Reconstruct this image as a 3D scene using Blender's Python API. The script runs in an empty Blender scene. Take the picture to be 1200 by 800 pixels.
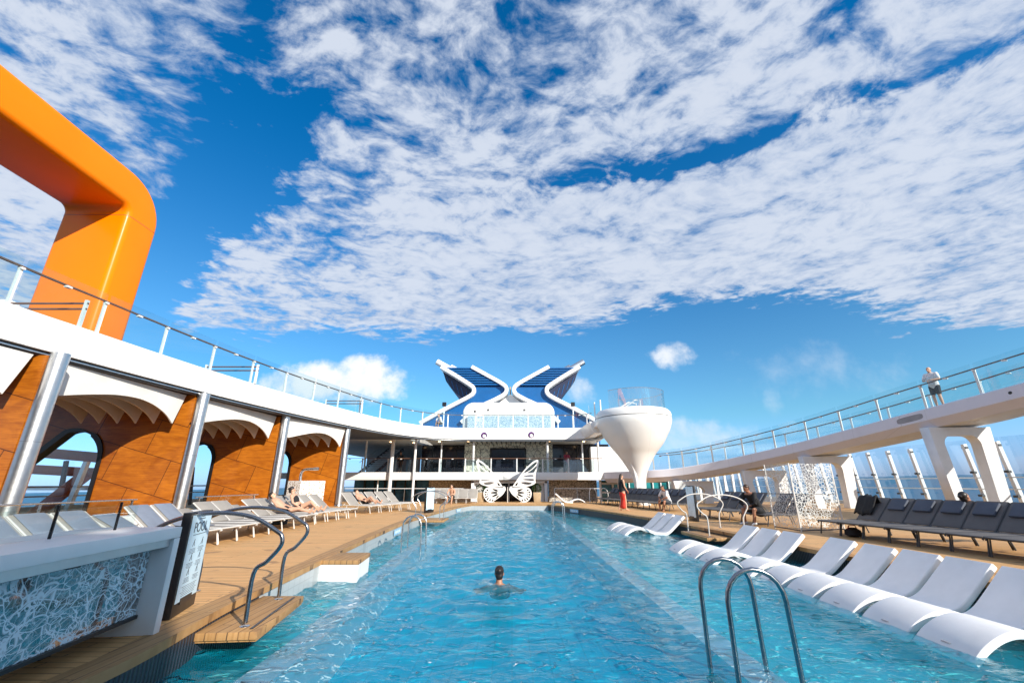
import bpy, bmesh, math, random
import numpy as np
from mathutils import Vector, Matrix
random.seed(7)
PI = math.pi
sc = bpy.context.scene
COL = sc.collection
EYE = 1.30                                   # the eye stands 1.3 m above the teak deck (z = 0)
PITCH = math.atan2(166, 501.0)
F = 501.0

# ------------------------------------------------------------------ measuring: photo pixel -> point on a plane of the place
def ray(u, v):
    a = (u - 600) / F; b = (400 - v) / F
    return Vector((a, math.cos(PITCH) - b * math.sin(PITCH), math.sin(PITCH) + b * math.cos(PITCH)))
def on_z(u, v, z):
    d = ray(u, v); t = (z - EYE) / d.z; return Vector((d.x * t, d.y * t, z))
def on_y(u, v, y):
    d = ray(u, v); t = y / d.y; return Vector((d.x * t, y, d.z * t + EYE))
def on_x(u, v, x):
    d = ray(u, v); t = x / d.x; return Vector((x, d.y * t, d.z * t + EYE))

# ------------------------------------------------------------------ node helper
class E_:
    """a float socket with arithmetic"""
    def __init__(s, nt, sock): s.nt, s.s = nt, sock
    def _m(s, op, o=None, o2=None, clamp=False):
        n = s.nt.nodes.new('ShaderNodeMath'); n.operation = op; n.use_clamp = clamp
        s.nt.links.new(s.s, n.inputs[0])
        for i, x in ((1, o), (2, o2)):
            if x is None: continue
            if isinstance(x, E_): s.nt.links.new(x.s, n.inputs[i])
            else: n.inputs[i].default_value = x
        return E_(s.nt, n.outputs[0])
    def __add__(s, o): return s._m('ADD', o)
    __radd__ = __add__
    def __sub__(s, o): return s._m('SUBTRACT', o)
    def __rsub__(s, o): return (s * -1.0) + o
    def __mul__(s, o): return s._m('MULTIPLY', o)
    __rmul__ = __mul__
    def __truediv__(s, o): return s._m('DIVIDE', o)
    def max(s, o): return s._m('MAXIMUM', o)
    def min(s, o): return s._m('MINIMUM', o)
    def abs(s): return s._m('ABSOLUTE')
    def pow(s, o): return s._m('POWER', o)
    def lt(s, o): return s._m('LESS_THAN', o)
    def gt(s, o): return s._m('GREATER_THAN', o)
    def fract(s): return s._m('FRACT')
    def floor(s): return s._m('FLOOR')
    def sin(s): return s._m('SINE')
    def clamp(s): return s._m('ADD', 0.0, clamp=True)
    def step(s, a, b):
        n = s.nt.nodes.new('ShaderNodeMapRange'); n.interpolation_type = 'SMOOTHSTEP'
        s.nt.links.new(s.s, n.inputs['Value'])
        n.inputs['From Min'].default_value = a; n.inputs['From Max'].default_value = b
        return E_(s.nt, n.outputs['Result'])
def rgb(nt, c):
    n = nt.nodes.new('ShaderNodeRGB'); n.outputs[0].default_value = (*c, 1); return n.outputs[0]
def mixc(nt, f, a, b):
    n = nt.nodes.new('ShaderNodeMix'); n.data_type = 'RGBA'
    for i, x in ((0, f), (6, a), (7, b)):
        if isinstance(x, E_): nt.links.new(x.s, n.inputs[i])
        elif hasattr(x, 'is_linked'): nt.links.new(x, n.inputs[i])
        elif isinstance(x, (tuple, list)): n.inputs[i].default_value = (*x, 1)
        else: n.inputs[i].default_value = x
    return n.outputs[2]
def noise(nt, vec, scale, detail=4, rough=.55, dist=0, lac=2.0):
    n = nt.nodes.new('ShaderNodeTexNoise'); n.inputs['Scale'].default_value = scale
    n.inputs['Detail'].default_value = detail; n.inputs['Roughness'].default_value = rough
    n.inputs['Distortion'].default_value = dist; n.inputs['Lacunarity'].default_value = lac
    if vec is not None: nt.links.new(vec, n.inputs['Vector'])
    return E_(nt, n.outputs[0])
def objco(nt, which='Object'):
    return nt.nodes.new('ShaderNodeTexCoord').outputs[which]
def worldpos(nt):
    return nt.nodes.new('ShaderNodeNewGeometry').outputs['Position']
def sep(nt, v):
    n = nt.nodes.new('ShaderNodeSeparateXYZ'); nt.links.new(v, n.inputs[0])
    return [E_(nt, o) for o in n.outputs]
def comb(nt, x, y, z):
    n = nt.nodes.new('ShaderNodeCombineXYZ')
    for i, e in enumerate((x, y, z)):
        if isinstance(e, E_): nt.links.new(e.s, n.inputs[i])
        else: n.inputs[i].default_value = e
    return n.outputs[0]
def mapping(nt, v, scale=(1, 1, 1), rot=(0, 0, 0), loc=(0, 0, 0)):
    n = nt.nodes.new('ShaderNodeMapping'); nt.links.new(v, n.inputs[0])
    n.inputs['Scale'].default_value = scale; n.inputs['Rotation'].default_value = rot; n.inputs['Location'].default_value = loc
    return n.outputs[0]
def bump(nt, h, strength=.3, dist=.01):
    n = nt.nodes.new('ShaderNodeBump'); n.inputs['Strength'].default_value = strength; n.inputs['Distance'].default_value = dist
    nt.links.new(h.s, n.inputs['Height']); return n.outputs[0]

MATS = {}
def new_mat(name):
    m = bpy.data.materials.new(name); m.use_nodes = True; MATS[name] = m
    nt = m.node_tree; p = nt.nodes['Principled BSDF']
    return m, nt, p
def mat(name, c, rough=.5, metal=0, var=.06, vs=3.0, bumpy=0, bs=60, coat=0, spec=None):
    m, nt, p = new_mat(name)
    co = worldpos(nt)
    if var:
        n = noise(nt, co, vs, 5, .6)
        lo = tuple(max(0, x * (1 - var * 1.6)) for x in c); hi = tuple(min(1, x * (1 + var)) for x in c)
        nt.links.new(mixc(nt, n.step(.3, .7), lo, hi), p.inputs['Base Color'])
        r = noise(nt, co, vs * 2.7, 4, .6)
        nt.links.new((r * .2 + (rough - .1)).clamp().s, p.inputs['Roughness'])
    else:
        p.inputs['Base Color'].default_value = (*c, 1); p.inputs['Roughness'].default_value = rough
    p.inputs['Metallic'].default_value = metal
    if coat: p.inputs['Coat Weight'].default_value = coat; p.inputs['Coat Roughness'].default_value = .06
    if spec is not None: p.inputs['Specular IOR Level'].default_value = spec
    if bumpy: nt.links.new(bump(nt, noise(nt, co, bs, 3), bumpy, .004), p.inputs['Normal'])
    return m

WHITE = mat('white_paint', (.80, .80, .79), .32, var=.03, vs=.7)
def hullpaint(name, c):
    m, nt, p = new_mat(name); co = worldpos(nt); x, y, z = sep(nt, co)
    st = noise(nt, mapping(nt, co, (2.2, 2.2, .16)), 1.0, 5, .62).step(.52, .80); bl = noise(nt, co, .35, 4, .6)
    jn = ((y / 3.2).fract() - .5).abs().gt(.4975).max(((x / 3.2 + .31).fract() - .5).abs().gt(.4975))
    a = mixc(nt, st * .13, c, tuple(k * .55 for k in (c[0], c[1] * .97, c[2] * .92)))
    b = mixc(nt, jn * .22, a, (.25, .25, .25))
    nt.links.new(mixc(nt, bl.step(.4, .75) * .06, b, (.5, .5, .5)), p.inputs['Base Color'])
    nt.links.new((bl * .2 + .24).clamp().s, p.inputs['Roughness']); return m
WHITE = hullpaint('hull_white', (.81, .81, .80))
WHITE2 = mat('white_satin', (.78, .78, .78), .4, var=.04, vs=1.5)
SHELL = mat('white_resin', (.90, .885, .87), .38, var=.03, vs=2.5, bumpy=.12, bs=180)
CEIL = mat('ceiling_panel', (.55, .52, .48), .5, var=.08, vs=1)
SHADEWHITE = hullpaint('shade_tinted_white', (.70, .70, .79))  # white paint with the lavender cast of shade put into its colour
FINS = mat('shade_toned_fin', (.60, .55, .50), .6, var=.05, vs=1)  # inner fins: shade under the deck is put into a darker cream
LAMP, _nt, _p = new_mat('lit_downlight'); _p.inputs['Emission Color'].default_value = (1, .62, .30, 1); _p.inputs['Emission Strength'].default_value = 6
CANVAS = mat('cream_panel', (.72, .70, .67), .6, var=.05, vs=1)
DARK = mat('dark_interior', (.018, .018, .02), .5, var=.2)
BLACK = mat('black_metal', (.012, .012, .014), .35, var=.1)
BLKGLOSS = mat('black_screen', (.006, .007, .014), .12, var=.1)
NAVY = mat('navy_paint', (.012, .02, .06), .4)
FUNB = mat('funnel_blue', (.005, .105, .32), .35, var=.06, vs=.6)
STEEL = mat('brushed_steel', (.62, .62, .62), .27, 1, var=.05, vs=8)
STEELD = mat('tube_steel', (.30, .31, .33), .22, 1, var=.05, vs=8)
ALU = mat('column_steel', (.66, .67, .68), .34, 1, var=.04, vs=5)
GREYF = mat('charcoal_frame', (.06, .058, .06), .45)
SLING = mat('charcoal_sling', (.125, .115, .112), .75, bumpy=.3, bs=260)
PILLOW = mat('slate_cushion', (.085, .098, .13), .8, bumpy=.3, bs=120)
TAUPE = mat('taupe_sling', (.31, .285, .255), .75, var=.05, bumpy=.3, bs=260)
WFRAME = mat('pale_frame', (.60, .58, .55), .4)
TOWELB = mat('blue_towel', (.19, .22, .28), .9, bumpy=.6, bs=150)
RAILW = mat('brown_handrail', (.16, .075, .04), .35, var=.1, vs=6, coat=.3)
ORANGE = mat('orange_paint', (.97, .215, .0), .32, var=.02, vs=.5, coat=.12, spec=.15)
REDF = mat('rust_orange_paint', (.50, .10, .025), .35, var=.08)
SKIN = mat('skin', (.58, .33, .22), .5, var=.06, vs=20)
SKIN2 = mat('tan_skin', (.36, .17, .10), .5, var=.06, vs=20)
HAIRD = mat('dark_hair', (.018, .012, .010), .45, var=.3, vs=60)
HAIRB = mat('brown_hair', (.05, .026, .015), .45, var=.3, vs=60)
CLW = mat('white_cloth', (.75, .75, .77), .85, bumpy=.3)
CLB = mat('black_cloth', (.014, .014, .016), .85, bumpy=.3)
CLN = mat('grey_cloth', (.05, .055, .065), .85, bumpy=.3)
CLR = mat('red_cloth', (.55, .035, .02), .8, bumpy=.3)
PURPLE = mat('purple_enamel', (.10, .02, .16), .3)
LEAF = mat('topiary_leaf', (.03, .085, .02), .6, var=.4, vs=14)
POT = mat('tan_planter', (.42, .32, .20), .6, var=.1)
TEAL = mat('teal_glazing', (.02, .20, .22), .12, var=.3, vs=1.4)
BLUEG = mat('blue_glazing', (.03, .14, .30), .12, var=.3, vs=1.2)
SIGNB = mat('pale_blue_panel', (.64, .84, .95), .3, var=.03)
INK = mat('dark_ink', (.03, .04, .06), .5)
PLATE = mat('depth_plate', (.33, .55, .78), .3)
TILEW = mat('strip_tile', (.92, .94, .95), .3, var=.03, vs=10)
SEATRED = mat('wine_cloth', (.25, .02, .05), .8)
RUBBER = mat('grey_grille', (.30, .30, .33), .6)

def glass_mat(name, tint, refl=1.5, extra=0.0):
    m, nt, p = new_mat(name); nt.nodes.remove(p)
    t = nt.nodes.new('ShaderNodeBsdfTransparent'); t.inputs[0].default_value = (*tint, 1)
    g = nt.nodes.new('ShaderNodeBsdfGlossy'); g.inputs['Roughness'].default_value = .02
    f = nt.nodes.new('ShaderNodeLayerWeight'); f.inputs[0].default_value = .5
    w = E_(nt, f.outputs['Facing']).pow(5.0) * .75 + (.02 + extra * .5)
    mx = nt.nodes.new('ShaderNodeMixShader')
    nt.links.new(w.clamp().s, mx.inputs[0]); nt.links.new(t.outputs[0], mx.inputs[1]); nt.links.new(g.outputs[0], mx.inputs[2])
    nt.links.new(mx.outputs[0], nt.nodes['Material Output'].inputs[0])
    return m
GLASS = glass_mat('rail_glass', (.90, .955, .96), 1.45, .04)
GLASSB = glass_mat('windscreen_glass', (.86, .93, .96), 1.45, .16)
GLASST = glass_mat('tower_glass', (.88, .94, .95), 1.45, .50)
GLASSC = glass_mat('clear_glass', (.90, .96, .97), 1.45, .10)

# teak planking, boards running across the ship
def teak(name, across=True, base=(.64, .385, .17)):
    m, nt, p = new_mat(name); co = worldpos(nt)
    v = co if across else mapping(nt, co, rot=(0, 0, PI / 2))
    b = nt.nodes.new('ShaderNodeTexBrick'); nt.links.new(v, b.inputs['Vector'])
    b.inputs['Scale'].default_value = 1; b.inputs['Brick Width'].default_value = 2.6; b.inputs['Row Height'].default_value = .105
    b.inputs['Mortar Size'].default_value = .006; b.inputs['Mortar Smooth'].default_value = .2; b.inputs['Bias'].default_value = 0
    b.offset = .37
    b.inputs['Color1'].default_value = (*[x * 1.12 for x in base], 1); b.inputs['Color2'].default_value = (*[x * .88 for x in base], 1)
    b.inputs['Mortar'].default_value = (.045, .03, .02, 1)
    g = noise(nt, mapping(nt, v, (3, 45, 3)), 1.0, 4, .6); s = noise(nt, co, .55, 5, .62)
    c = mixc(nt, g.step(.3, .75), b.outputs['Color'], (base[0] * .78, base[1] * .72, base[2] * .62))
    m2 = nt.nodes.new('ShaderNodeMix'); m2.data_type = 'RGBA'; m2.blend_type = 'MULTIPLY'
    nt.links.new(s.step(.25, .6).s, m2.inputs[0]); nt.links.new(c, m2.inputs[6]); m2.inputs[7].default_value = (1.12, 1.06, .98, 1)
    # a few damp footmarks
    w = noise(nt, co, 2.1, 3, .5).step(.63, .70)
    nt.links.new(mixc(nt, w * .55, m2.outputs[2], (.17, .085, .04)), p.inputs['Base Color'])
    p.inputs['Roughness'].default_value = .62
    nt.links.new(bump(nt, E_(nt, b.outputs['Fac']) * -1.0 + g * .2, .35, .006), p.inputs['Normal'])
    return m
TEAK = teak('teak_boards'); TEAKB = teak('teak_border', False, (.40, .24, .105))

# varnished wood panels with slanting joints
def woodpanel():
    m, nt, p = new_mat('varnished_wood'); co = worldpos(nt); x, y, z = sep(nt, co)
    a = math.radians(15)
    u = x * math.cos(a) - z * math.sin(a); w = x * math.sin(a) + z * math.cos(a)
    row = (w / 1.28).floor()
    ju = ((u / 2.15 + row * .5).fract() - .5).abs(); jw = ((w / 1.28).fract() - .5).abs()
    joint = (ju.gt(.4945)).max(jw.gt(.4915))
    g = noise(nt, mapping(nt, co, (1.2, 1, 2.6), (0, .5, 0)), 1.0, 6, .62, 1.2)
    f = noise(nt, mapping(nt, co, (2, 2, 26), (0, .9, 0)), 1.0, 4, .6)
    cell = noise(nt, comb(nt, (u / 2.15 + row * .5).floor() * 3.7, row * 5.1, 0), 1, 0)
    t = (g * .52 + f * .48 + (cell - .5) * .35)
    c = mixc(nt, t.step(.25, .75), (.24, .058, .004), (.53, .172, .012))
    nt.links.new(mixc(nt, joint, c, (.06, .015, .004)), p.inputs['Base Color'])
    p.inputs['Roughness'].default_value = .38; p.inputs['Coat Weight'].default_value = .12
    return m
WOOD = woodpanel()

def ribbed():
    m, nt, p = new_mat('ribbed_navy'); x, y, z = sep(nt, worldpos(nt))
    r = ((x + y) * 22.0).fract()
    nt.links.new(mixc(nt, (r - .5).abs().step(.15, .42), (.035, .045, .065), (.008, .010, .016)), p.inputs['Base Color'])
    p.inputs['Roughness'].default_value = .4
    nt.links.new(bump(nt, (r - .5).abs(), .8, .02), p.inputs['Normal']); return m
RIBBED = ribbed()
def tiles(name, c, c2, s, rough=.3):
    m, nt, p = new_mat(name); co = worldpos(nt)
    x, y, z = sep(nt, co)
    ln = (((x * s).fract() - .5).abs().gt(.465)).max(((y * s).fract() - .5).abs().gt(.465)).max(((z * s).fract() - .5).abs().gt(.465))
    n = noise(nt, co, 1.3, 4)
    nt.links.new(mixc(nt, ln * .5, mixc(nt, n, c, c2), tuple(k * .7 for k in c)), p.inputs['Base Color']); p.inputs['Roughness'].default_value = rough
    return m
TILEG = tiles('grey_pool_tile', (.36, .39, .41), (.46, .49, .50), 5)
TILED = tiles('deep_pool_tile', (.0, .64, .92), (.0, .72, .97), 4)
TILEL = tiles('ledge_pool_tile', (.14, .92, .97), (.22, .96, .98), 4)

def lattice(name, scale, th, white=(.8, .8, .8), back=None, stretch=(1, 1, 1), soft=.02, warp=.25, fil=False):
    """white net of irregular cells; the cells are open (back None) or glazed"""
    m, nt, p = new_mat(name); co = worldpos(nt)
    nz = nt.nodes.new('ShaderNodeTexNoise'); nz.inputs['Scale'].default_value = 1.6; nt.links.new(co, nz.inputs['Vector'])
    add = nt.nodes.new('ShaderNodeVectorMath'); add.operation = 'MULTIPLY_ADD'
    nt.links.new(nz.outputs['Color'], add.inputs[0]); add.inputs[1].default_value = (warp,) * 3; nt.links.new(co, add.inputs[2])
    v = mapping(nt, add.outputs[0], stretch)
    vo = nt.nodes.new('ShaderNodeTexVoronoi'); vo.feature = 'DISTANCE_TO_EDGE'; vo.inputs['Scale'].default_value = scale
    nt.links.new(v, vo.inputs['Vector'])
    wv = noise(nt, co, 2.2, 2)
    d = E_(nt, vo.outputs['Distance']) - (wv - .45) * th * 2.0
    line = 1.0 - d.step(th - soft, th + soft)
    if fil:
        n2 = nt.nodes.new('ShaderNodeTexNoise'); n2.inputs['Scale'].default_value = 4.5; n2.inputs['Detail'].default_value = 3; nt.links.new(co, n2.inputs['Vector'])
        a2 = nt.nodes.new('ShaderNodeVectorMath'); a2.operation = 'MULTIPLY_ADD'; nt.links.new(n2.outputs['Color'], a2.inputs[0]); a2.inputs[1].default_value = (.30,) * 3; nt.links.new(co, a2.inputs[2])
        for sc_, t_ in ((6.5, .045), (15.0, .05)):
            v2 = nt.nodes.new('ShaderNodeTexVoronoi'); v2.feature = 'DISTANCE_TO_EDGE'; v2.inputs['Scale'].default_value = sc_
            nt.links.new(mapping(nt, a2.outputs[0], (1, .7, 1), (.6, 0, 0)), v2.inputs['Vector'])
            tt = (noise(nt, co, 5.0, 3) - .38).max(0.0) * t_ * 3.8
            line = line.max((1.0 - (E_(nt, v2.outputs['Distance']) - tt).step(-.02, .035)))
    p.inputs['Base Color'].default_value = (*white, 1); p.inputs['Roughness'].default_value = .4
    if back is None:
        b = nt.nodes.new('ShaderNodeBsdfTransparent').outputs[0]
    else: b = back(nt)
    mx = nt.nodes.new('ShaderNodeMixShader'); nt.links.new(line.s, mx.inputs[0]); nt.links.new(b, mx.inputs[1]); nt.links.new(p.outputs[0], mx.inputs[2])
    nt.links.new(mx.outputs[0], nt.nodes['Material Output'].inputs[0]); return m
def smoked(nt):
    t = nt.nodes.new('ShaderNodeBsdfTransparent'); t.inputs[0].default_value = (.70, .70, .70, 1)
    g = nt.nodes.new('ShaderNodeBsdfGlossy'); g.inputs['Roughness'].default_value = .04
    mx = nt.nodes.new('ShaderNodeMixShader'); mx.inputs[0].default_value = .30
    nt.links.new(t.outputs[0], mx.inputs[1]); nt.links.new(g.outputs[0], mx.inputs[2]); return mx.outputs[0]
def solid_back(c):
    def f(nt):
        d = nt.nodes.new('ShaderNodeBsdfDiffuse'); d.inputs[0].default_value = (*c, 1); return d.outputs[0]
    return f
COUNTERP = lattice('water_pattern_glass', 10.5, .034, (.62, .76, .84), smoked, (1, .62, 1.0), .035, .45, True)
SCREEN = lattice('white_mosaic_lattice', 13.0, .036, (.66, .67, .66), None)
SHOWERP = lattice('white_mosaic_tile', 11.0, .16, (.80, .79, .77), solid_back((.40, .33, .26)))
MURAL = lattice('grey_mural', 3.2, .05, (.20, .21, .19), solid_back((.72, .72, .62)), (1, 1, .8), .03, .8)
FRIEZE = lattice('pale_mural', 5.0, .06, (.16, .15, .14), solid_back((.55, .52, .48)), soft=.03)
def mottled(name, c1, c2, sc_):
    m, nt, p = new_mat(name); n = noise(nt, worldpos(nt), sc_, 4, .6, .8)
    nt.links.new(mixc(nt, n.step(.40, .60), c1, c2), p.inputs['Base Color']); p.inputs['Roughness'].default_value = .4; return m
RAILPAT = mottled('railing_mosaic', (.13, .26, .38), (.62, .70, .75), 15.0)

# ------------------------------------------------------------------ mesh builder
class MB:
    def __init__(s): s.v = []; s.f = []
    def add(s, vs, fs):
        n = len(s.v); s.v += [tuple(v) for v in vs]; s.f += [tuple(i + n for i in f) for f in fs]; return s
    def box(s, a, b, rot=0, piv=None):
        x0, y0, z0 = a; x1, y1, z1 = b
        vs = [Vector((x, y, z)) for x in (x0, x1) for y in (y0, y1) for z in (z0, z1)]
        if rot:
            pv = Vector(piv) if piv else (Vector(a) + Vector(b)) / 2
            R = Matrix.Rotation(rot, 3, 'Z'); vs = [R @ (v - pv) + pv for v in vs]
        return s.add(vs, [(0, 1, 3, 2), (4, 6, 7, 5), (0, 4, 5, 1), (2, 3, 7, 6), (0, 2, 6, 4), (1, 5, 7, 3)])
    def bar(s, p0, p1, w, h, up=(0, 0, 1)):
        p0, p1 = Vector(p0), Vector(p1); d = (p1 - p0).normalized(); up = Vector(up)
        sd = d.cross(up)
        if sd.length < 1e-4: sd = d.cross(Vector((0, 1, 0)))
        sd.normalize(); u = sd.cross(d)
        vs = [p + sd * (a * w / 2) + u * (b * h / 2) for p in (p0, p1) for a, b in ((-1, -1), (1, -1), (1, 1), (-1, 1))]
        return s.add(vs, [(3, 2, 1, 0), (4, 5, 6, 7), (0, 1, 5, 4), (1, 2, 6, 5), (2, 3, 7, 6), (3, 0, 4, 7)])
    def tube(s, pts, r, n=10, closed=False):
        pts = [Vector(p) for p in pts]; m = len(pts); rs = r if isinstance(r, (list, tuple)) else [r] * m
        ref = None; rings = []
        for i, p in enumerate(pts):
            a = pts[i - 1] if (i > 0 or closed) else p; b = pts[(i + 1) % m] if (i < m - 1 or closed) else p
            d = (b - a).normalized()
            if ref is None:
                ref = d.cross(Vector((0, 0, 1)))
                if ref.length < .05: ref = d.cross(Vector((1, 0, 0)))
            ref = (ref - d * ref.dot(d)).normalized(); q = d.cross(ref)
            rings.append([p + (ref * math.cos(2 * PI * k / n) + q * math.sin(2 * PI * k / n)) * rs[i] for k in range(n)])
        fs = []
        for i in range(m if closed else m - 1):
            j = (i + 1) % m
            for k in range(n): fs.append((i * n + k, i * n + (k + 1) % n, j * n + (k + 1) % n, j * n + k))
        if not closed: fs += [tuple(range(n - 1, -1, -1)), tuple((m - 1) * n + k for k in range(n))]
        return s.add([v for rg in rings for v in rg], fs)
    def lathe(s, prof, n=48, c=(0, 0, 0)):
        """prof: (r, z) or (r, z, dx, dy)"""
        m = len(prof); vs = []
        for p in prof:
            dx, dy = (p[2], p[3]) if len(p) > 3 else (0, 0)
            for k in range(n):
                t = 2 * PI * k / n; vs.append((c[0] + dx + p[0] * math.cos(t), c[1] + dy + p[0] * math.sin(t), c[2] + p[1]))
        fs = [(i * n + k, i * n + (k + 1) % n, (i + 1) * n + (k + 1) % n, (i + 1) * n + k) for i in range(m - 1) for k in range(n)]
        fs += [tuple(range(n - 1, -1, -1)), tuple((m - 1) * n + k for k in range(n))]
        return s.add(vs, fs)
    def sweep(s, path, prof, nrm, closed=True):
        """prof (o, z) offsets along per-point plan normal nrm and up"""
        m, n = len(path), len(prof); vs = []
        for p, q in zip(path, nrm):
            for o, z in prof: vs.append((p[0] + q[0] * o, p[1] + q[1] * o, p[2] + z))
        fs = [(i * n + k, i * n + (k + 1) % n, (i + 1) * n + (k + 1) % n, (i + 1) * n + k) for i in range(m - 1) for k in range(n if closed else n - 1)]
        if closed: fs += [tuple(range(n - 1, -1, -1)), tuple((m - 1) * n + k for k in range(n))]
        return s.add(vs, fs)
    def prism(s, poly, d, axis='y'):
        """poly in the x-z plane at given y (3-d pts), pushed by vector d"""
        n = len(poly); d = Vector(d); poly = [Vector(p) for p in poly]
        fs = [tuple(range(n)), tuple(range(2 * n - 1, n - 1, -1))] + [(k, n + k, n + (k + 1) % n, (k + 1) % n) for k in range(n)]
        return s.add(poly + [p + d for p in poly], fs)
    def build(s, name, m, parent=None, smooth=False, bevel=0, seg=2, auto=None, shift=True):
        me = bpy.data.meshes.new(name)
        off = Vector((0, 0, 0))
        if parent is not None and shift:
            o = parent
            while o is not None: off += Vector(o.location); o = o.parent
        me.from_pydata([tuple(Vector(v) - off) for v in s.v], [], s.f); me.validate()
        bm = bmesh.new(); bm.from_mesh(me); bmesh.ops.recalc_face_normals(bm, faces=bm.faces)
        if bevel:
            eds = [e for e in bm.edges if len(e.link_faces) == 2 and e.calc_face_angle(0) > .6]
            bmesh.ops.bevel(bm, geom=eds, offset=bevel, segments=seg, affect='EDGES', profile=.6)
        bm.to_mesh(me); bm.free()
        if smooth or bevel:
            me.shade_smooth()
            me.set_sharp_from_angle(angle=auto if auto else (.6 if bevel else .9))
        me.materials.append(m)
        o = bpy.data.objects.new(name, me); COL.objects.link(o)
        if parent is not None: o.parent = parent
        return o

def tag(o, label=None, cat=None, group=None, kind=None):
    for k, v in (('label', label), ('category', cat), ('group', group), ('kind', kind)):
        if v: o[k] = v
    return o
def thing(name, loc, label, cat, group=None, rz=0):
    o = bpy.data.objects.new(name, None); COL.objects.link(o); o.location = loc; o.rotation_euler = (0, 0, rz)
    o.empty_display_size = .2
    return tag(o, label, cat, group)
def dup(root, loc, rz=0, label=None, group=None, sub=True):
    r = root.copy(); COL.objects.link(r); r.location = loc; r.rotation_euler = (0, 0, rz)
    if label: r['label'] = label
    if group: r['group'] = group
    for ch in list(root.children):
        c = ch.copy(); COL.objects.link(c); c.parent = r
        for g in ch.children:
            d = g.copy(); COL.objects.link(d); d.parent = c
    return r
def struct(o): return tag(o, kind='structure')
def from_eval(ob, name, m, parent=None):
    dg = bpy.context.evaluated_depsgraph_get(); me = bpy.data.meshes.new_from_object(ob.evaluated_get(dg)); me.name = name
    me.materials.clear(); me.materials.append(m)
    o = bpy.data.objects.new(name, me); COL.objects.link(o)
    if parent is not None: o.parent = parent
    return o
def plate(name, loops, m, thick, origin, ex=(1, 0, 0), ey=(0, 0, 1), parent=None, bevel=0):
    """flat cut-out: closed loops (later ones are holes) filled and given a thickness, laid in the plane ex, ey at origin"""
    cu = bpy.data.curves.new(name, 'CURVE'); cu.dimensions = '2D'; cu.fill_mode = 'BOTH'; cu.extrude = thick / 2
    if bevel: cu.bevel_depth = bevel; cu.bevel_resolution = 2
    for lp in loops:
        sp = cu.splines.new('POLY'); sp.points.add(len(lp) - 1); sp.use_cyclic_u = True
        for pt, q in zip(sp.points, lp): pt.co = (q[0], q[1], 0, 1)
    ob = bpy.data.objects.new(name + '_tmp', cu); COL.objects.link(ob); bpy.context.view_layer.update()
    o = from_eval(ob, name, m)
    bpy.data.objects.remove(ob); bpy.data.curves.remove(cu)
    ex, ey = Vector(ex), Vector(ey); ez = ex.cross(ey)
    off = Vector(origin)
    if parent is not None:
        q = parent
        while q is not None: off -= Vector(q.location); q = q.parent
    M = Matrix((ex, ey, ez)).transposed().to_4x4(); M.translation = off
    o.data.transform(M)
    if parent is not None: o.parent = parent
    return o
def text_mesh(name, body, size, m, origin, ex, ey, parent=None, thick=.002):
    cu = bpy.data.curves.new(name, 'FONT'); cu.body = body; cu.size = size; cu.extrude = thick; cu.align_x = 'CENTER'
    ob = bpy.data.objects.new(name + '_tmp', cu); COL.objects.link(ob); bpy.context.view_layer.update()
    o = from_eval(ob, name, m); bpy.data.objects.remove(ob)
    ex, ey = Vector(ex), Vector(ey); off = Vector(origin)
    if parent is not None: off -= Vector(parent.location)
    M = Matrix((ex, ey, ex.cross(ey))).transposed().to_4x4(); M.translation = off
    o.data.transform(M)
    if parent is not None: o.parent = parent
    return o
def spline(pts, n=8):
    pts = [Vector(p) for p in pts]; out = []
    for i in range(len(pts) - 1):
        p0 = pts[i - 1] if i else pts[0] * 2 - pts[1]; p1, p2 = pts[i], pts[i + 1]
        p3 = pts[i + 2] if i + 2 < len(pts) else pts[-1] * 2 - pts[-2]
        for k in range(n):
            t = k / n
            out.append(.5 * ((2 * p1) + (p2 - p0) * t + (2 * p0 - 5 * p1 + 4 * p2 - p3) * t * t + (3 * p1 - p0 - 3 * p2 + p3) * t ** 3))
    out.append(pts[-1]); return out
def plan_normals(path, side):
    out = []
    for i in range(len(path)):
        a = path[max(0, i - 1)]; b = path[min(len(path) - 1, i + 1)]
        d = Vector((b[0] - a[0], b[1] - a[1])).normalized(); out.append((d.y * side, -d.x * side))
    return out
def walk(path, gap, start=0.0):
    """points every `gap` metres along a polyline with the plan tangent"""
    out = []; acc = -start; nxt = 0
    for a, b in zip(path[:-1], path[1:]):
        L = (b - a).length
        while nxt <= acc + L:
            if nxt >= acc and L > 0:
                out.append((a.lerp(b, (nxt - acc) / L), Vector((b.x - a.x, b.y - a.y, 0)).normalized()))
            nxt += gap
        acc += L
    return out
def interp(tab, t):
    for (a, va), (b, vb) in zip(tab[:-1], tab[1:]):
        if t <= b: return va + (vb - va) * max(0, (t - a)) / (b - a)
    return tab[-1][1]

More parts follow.
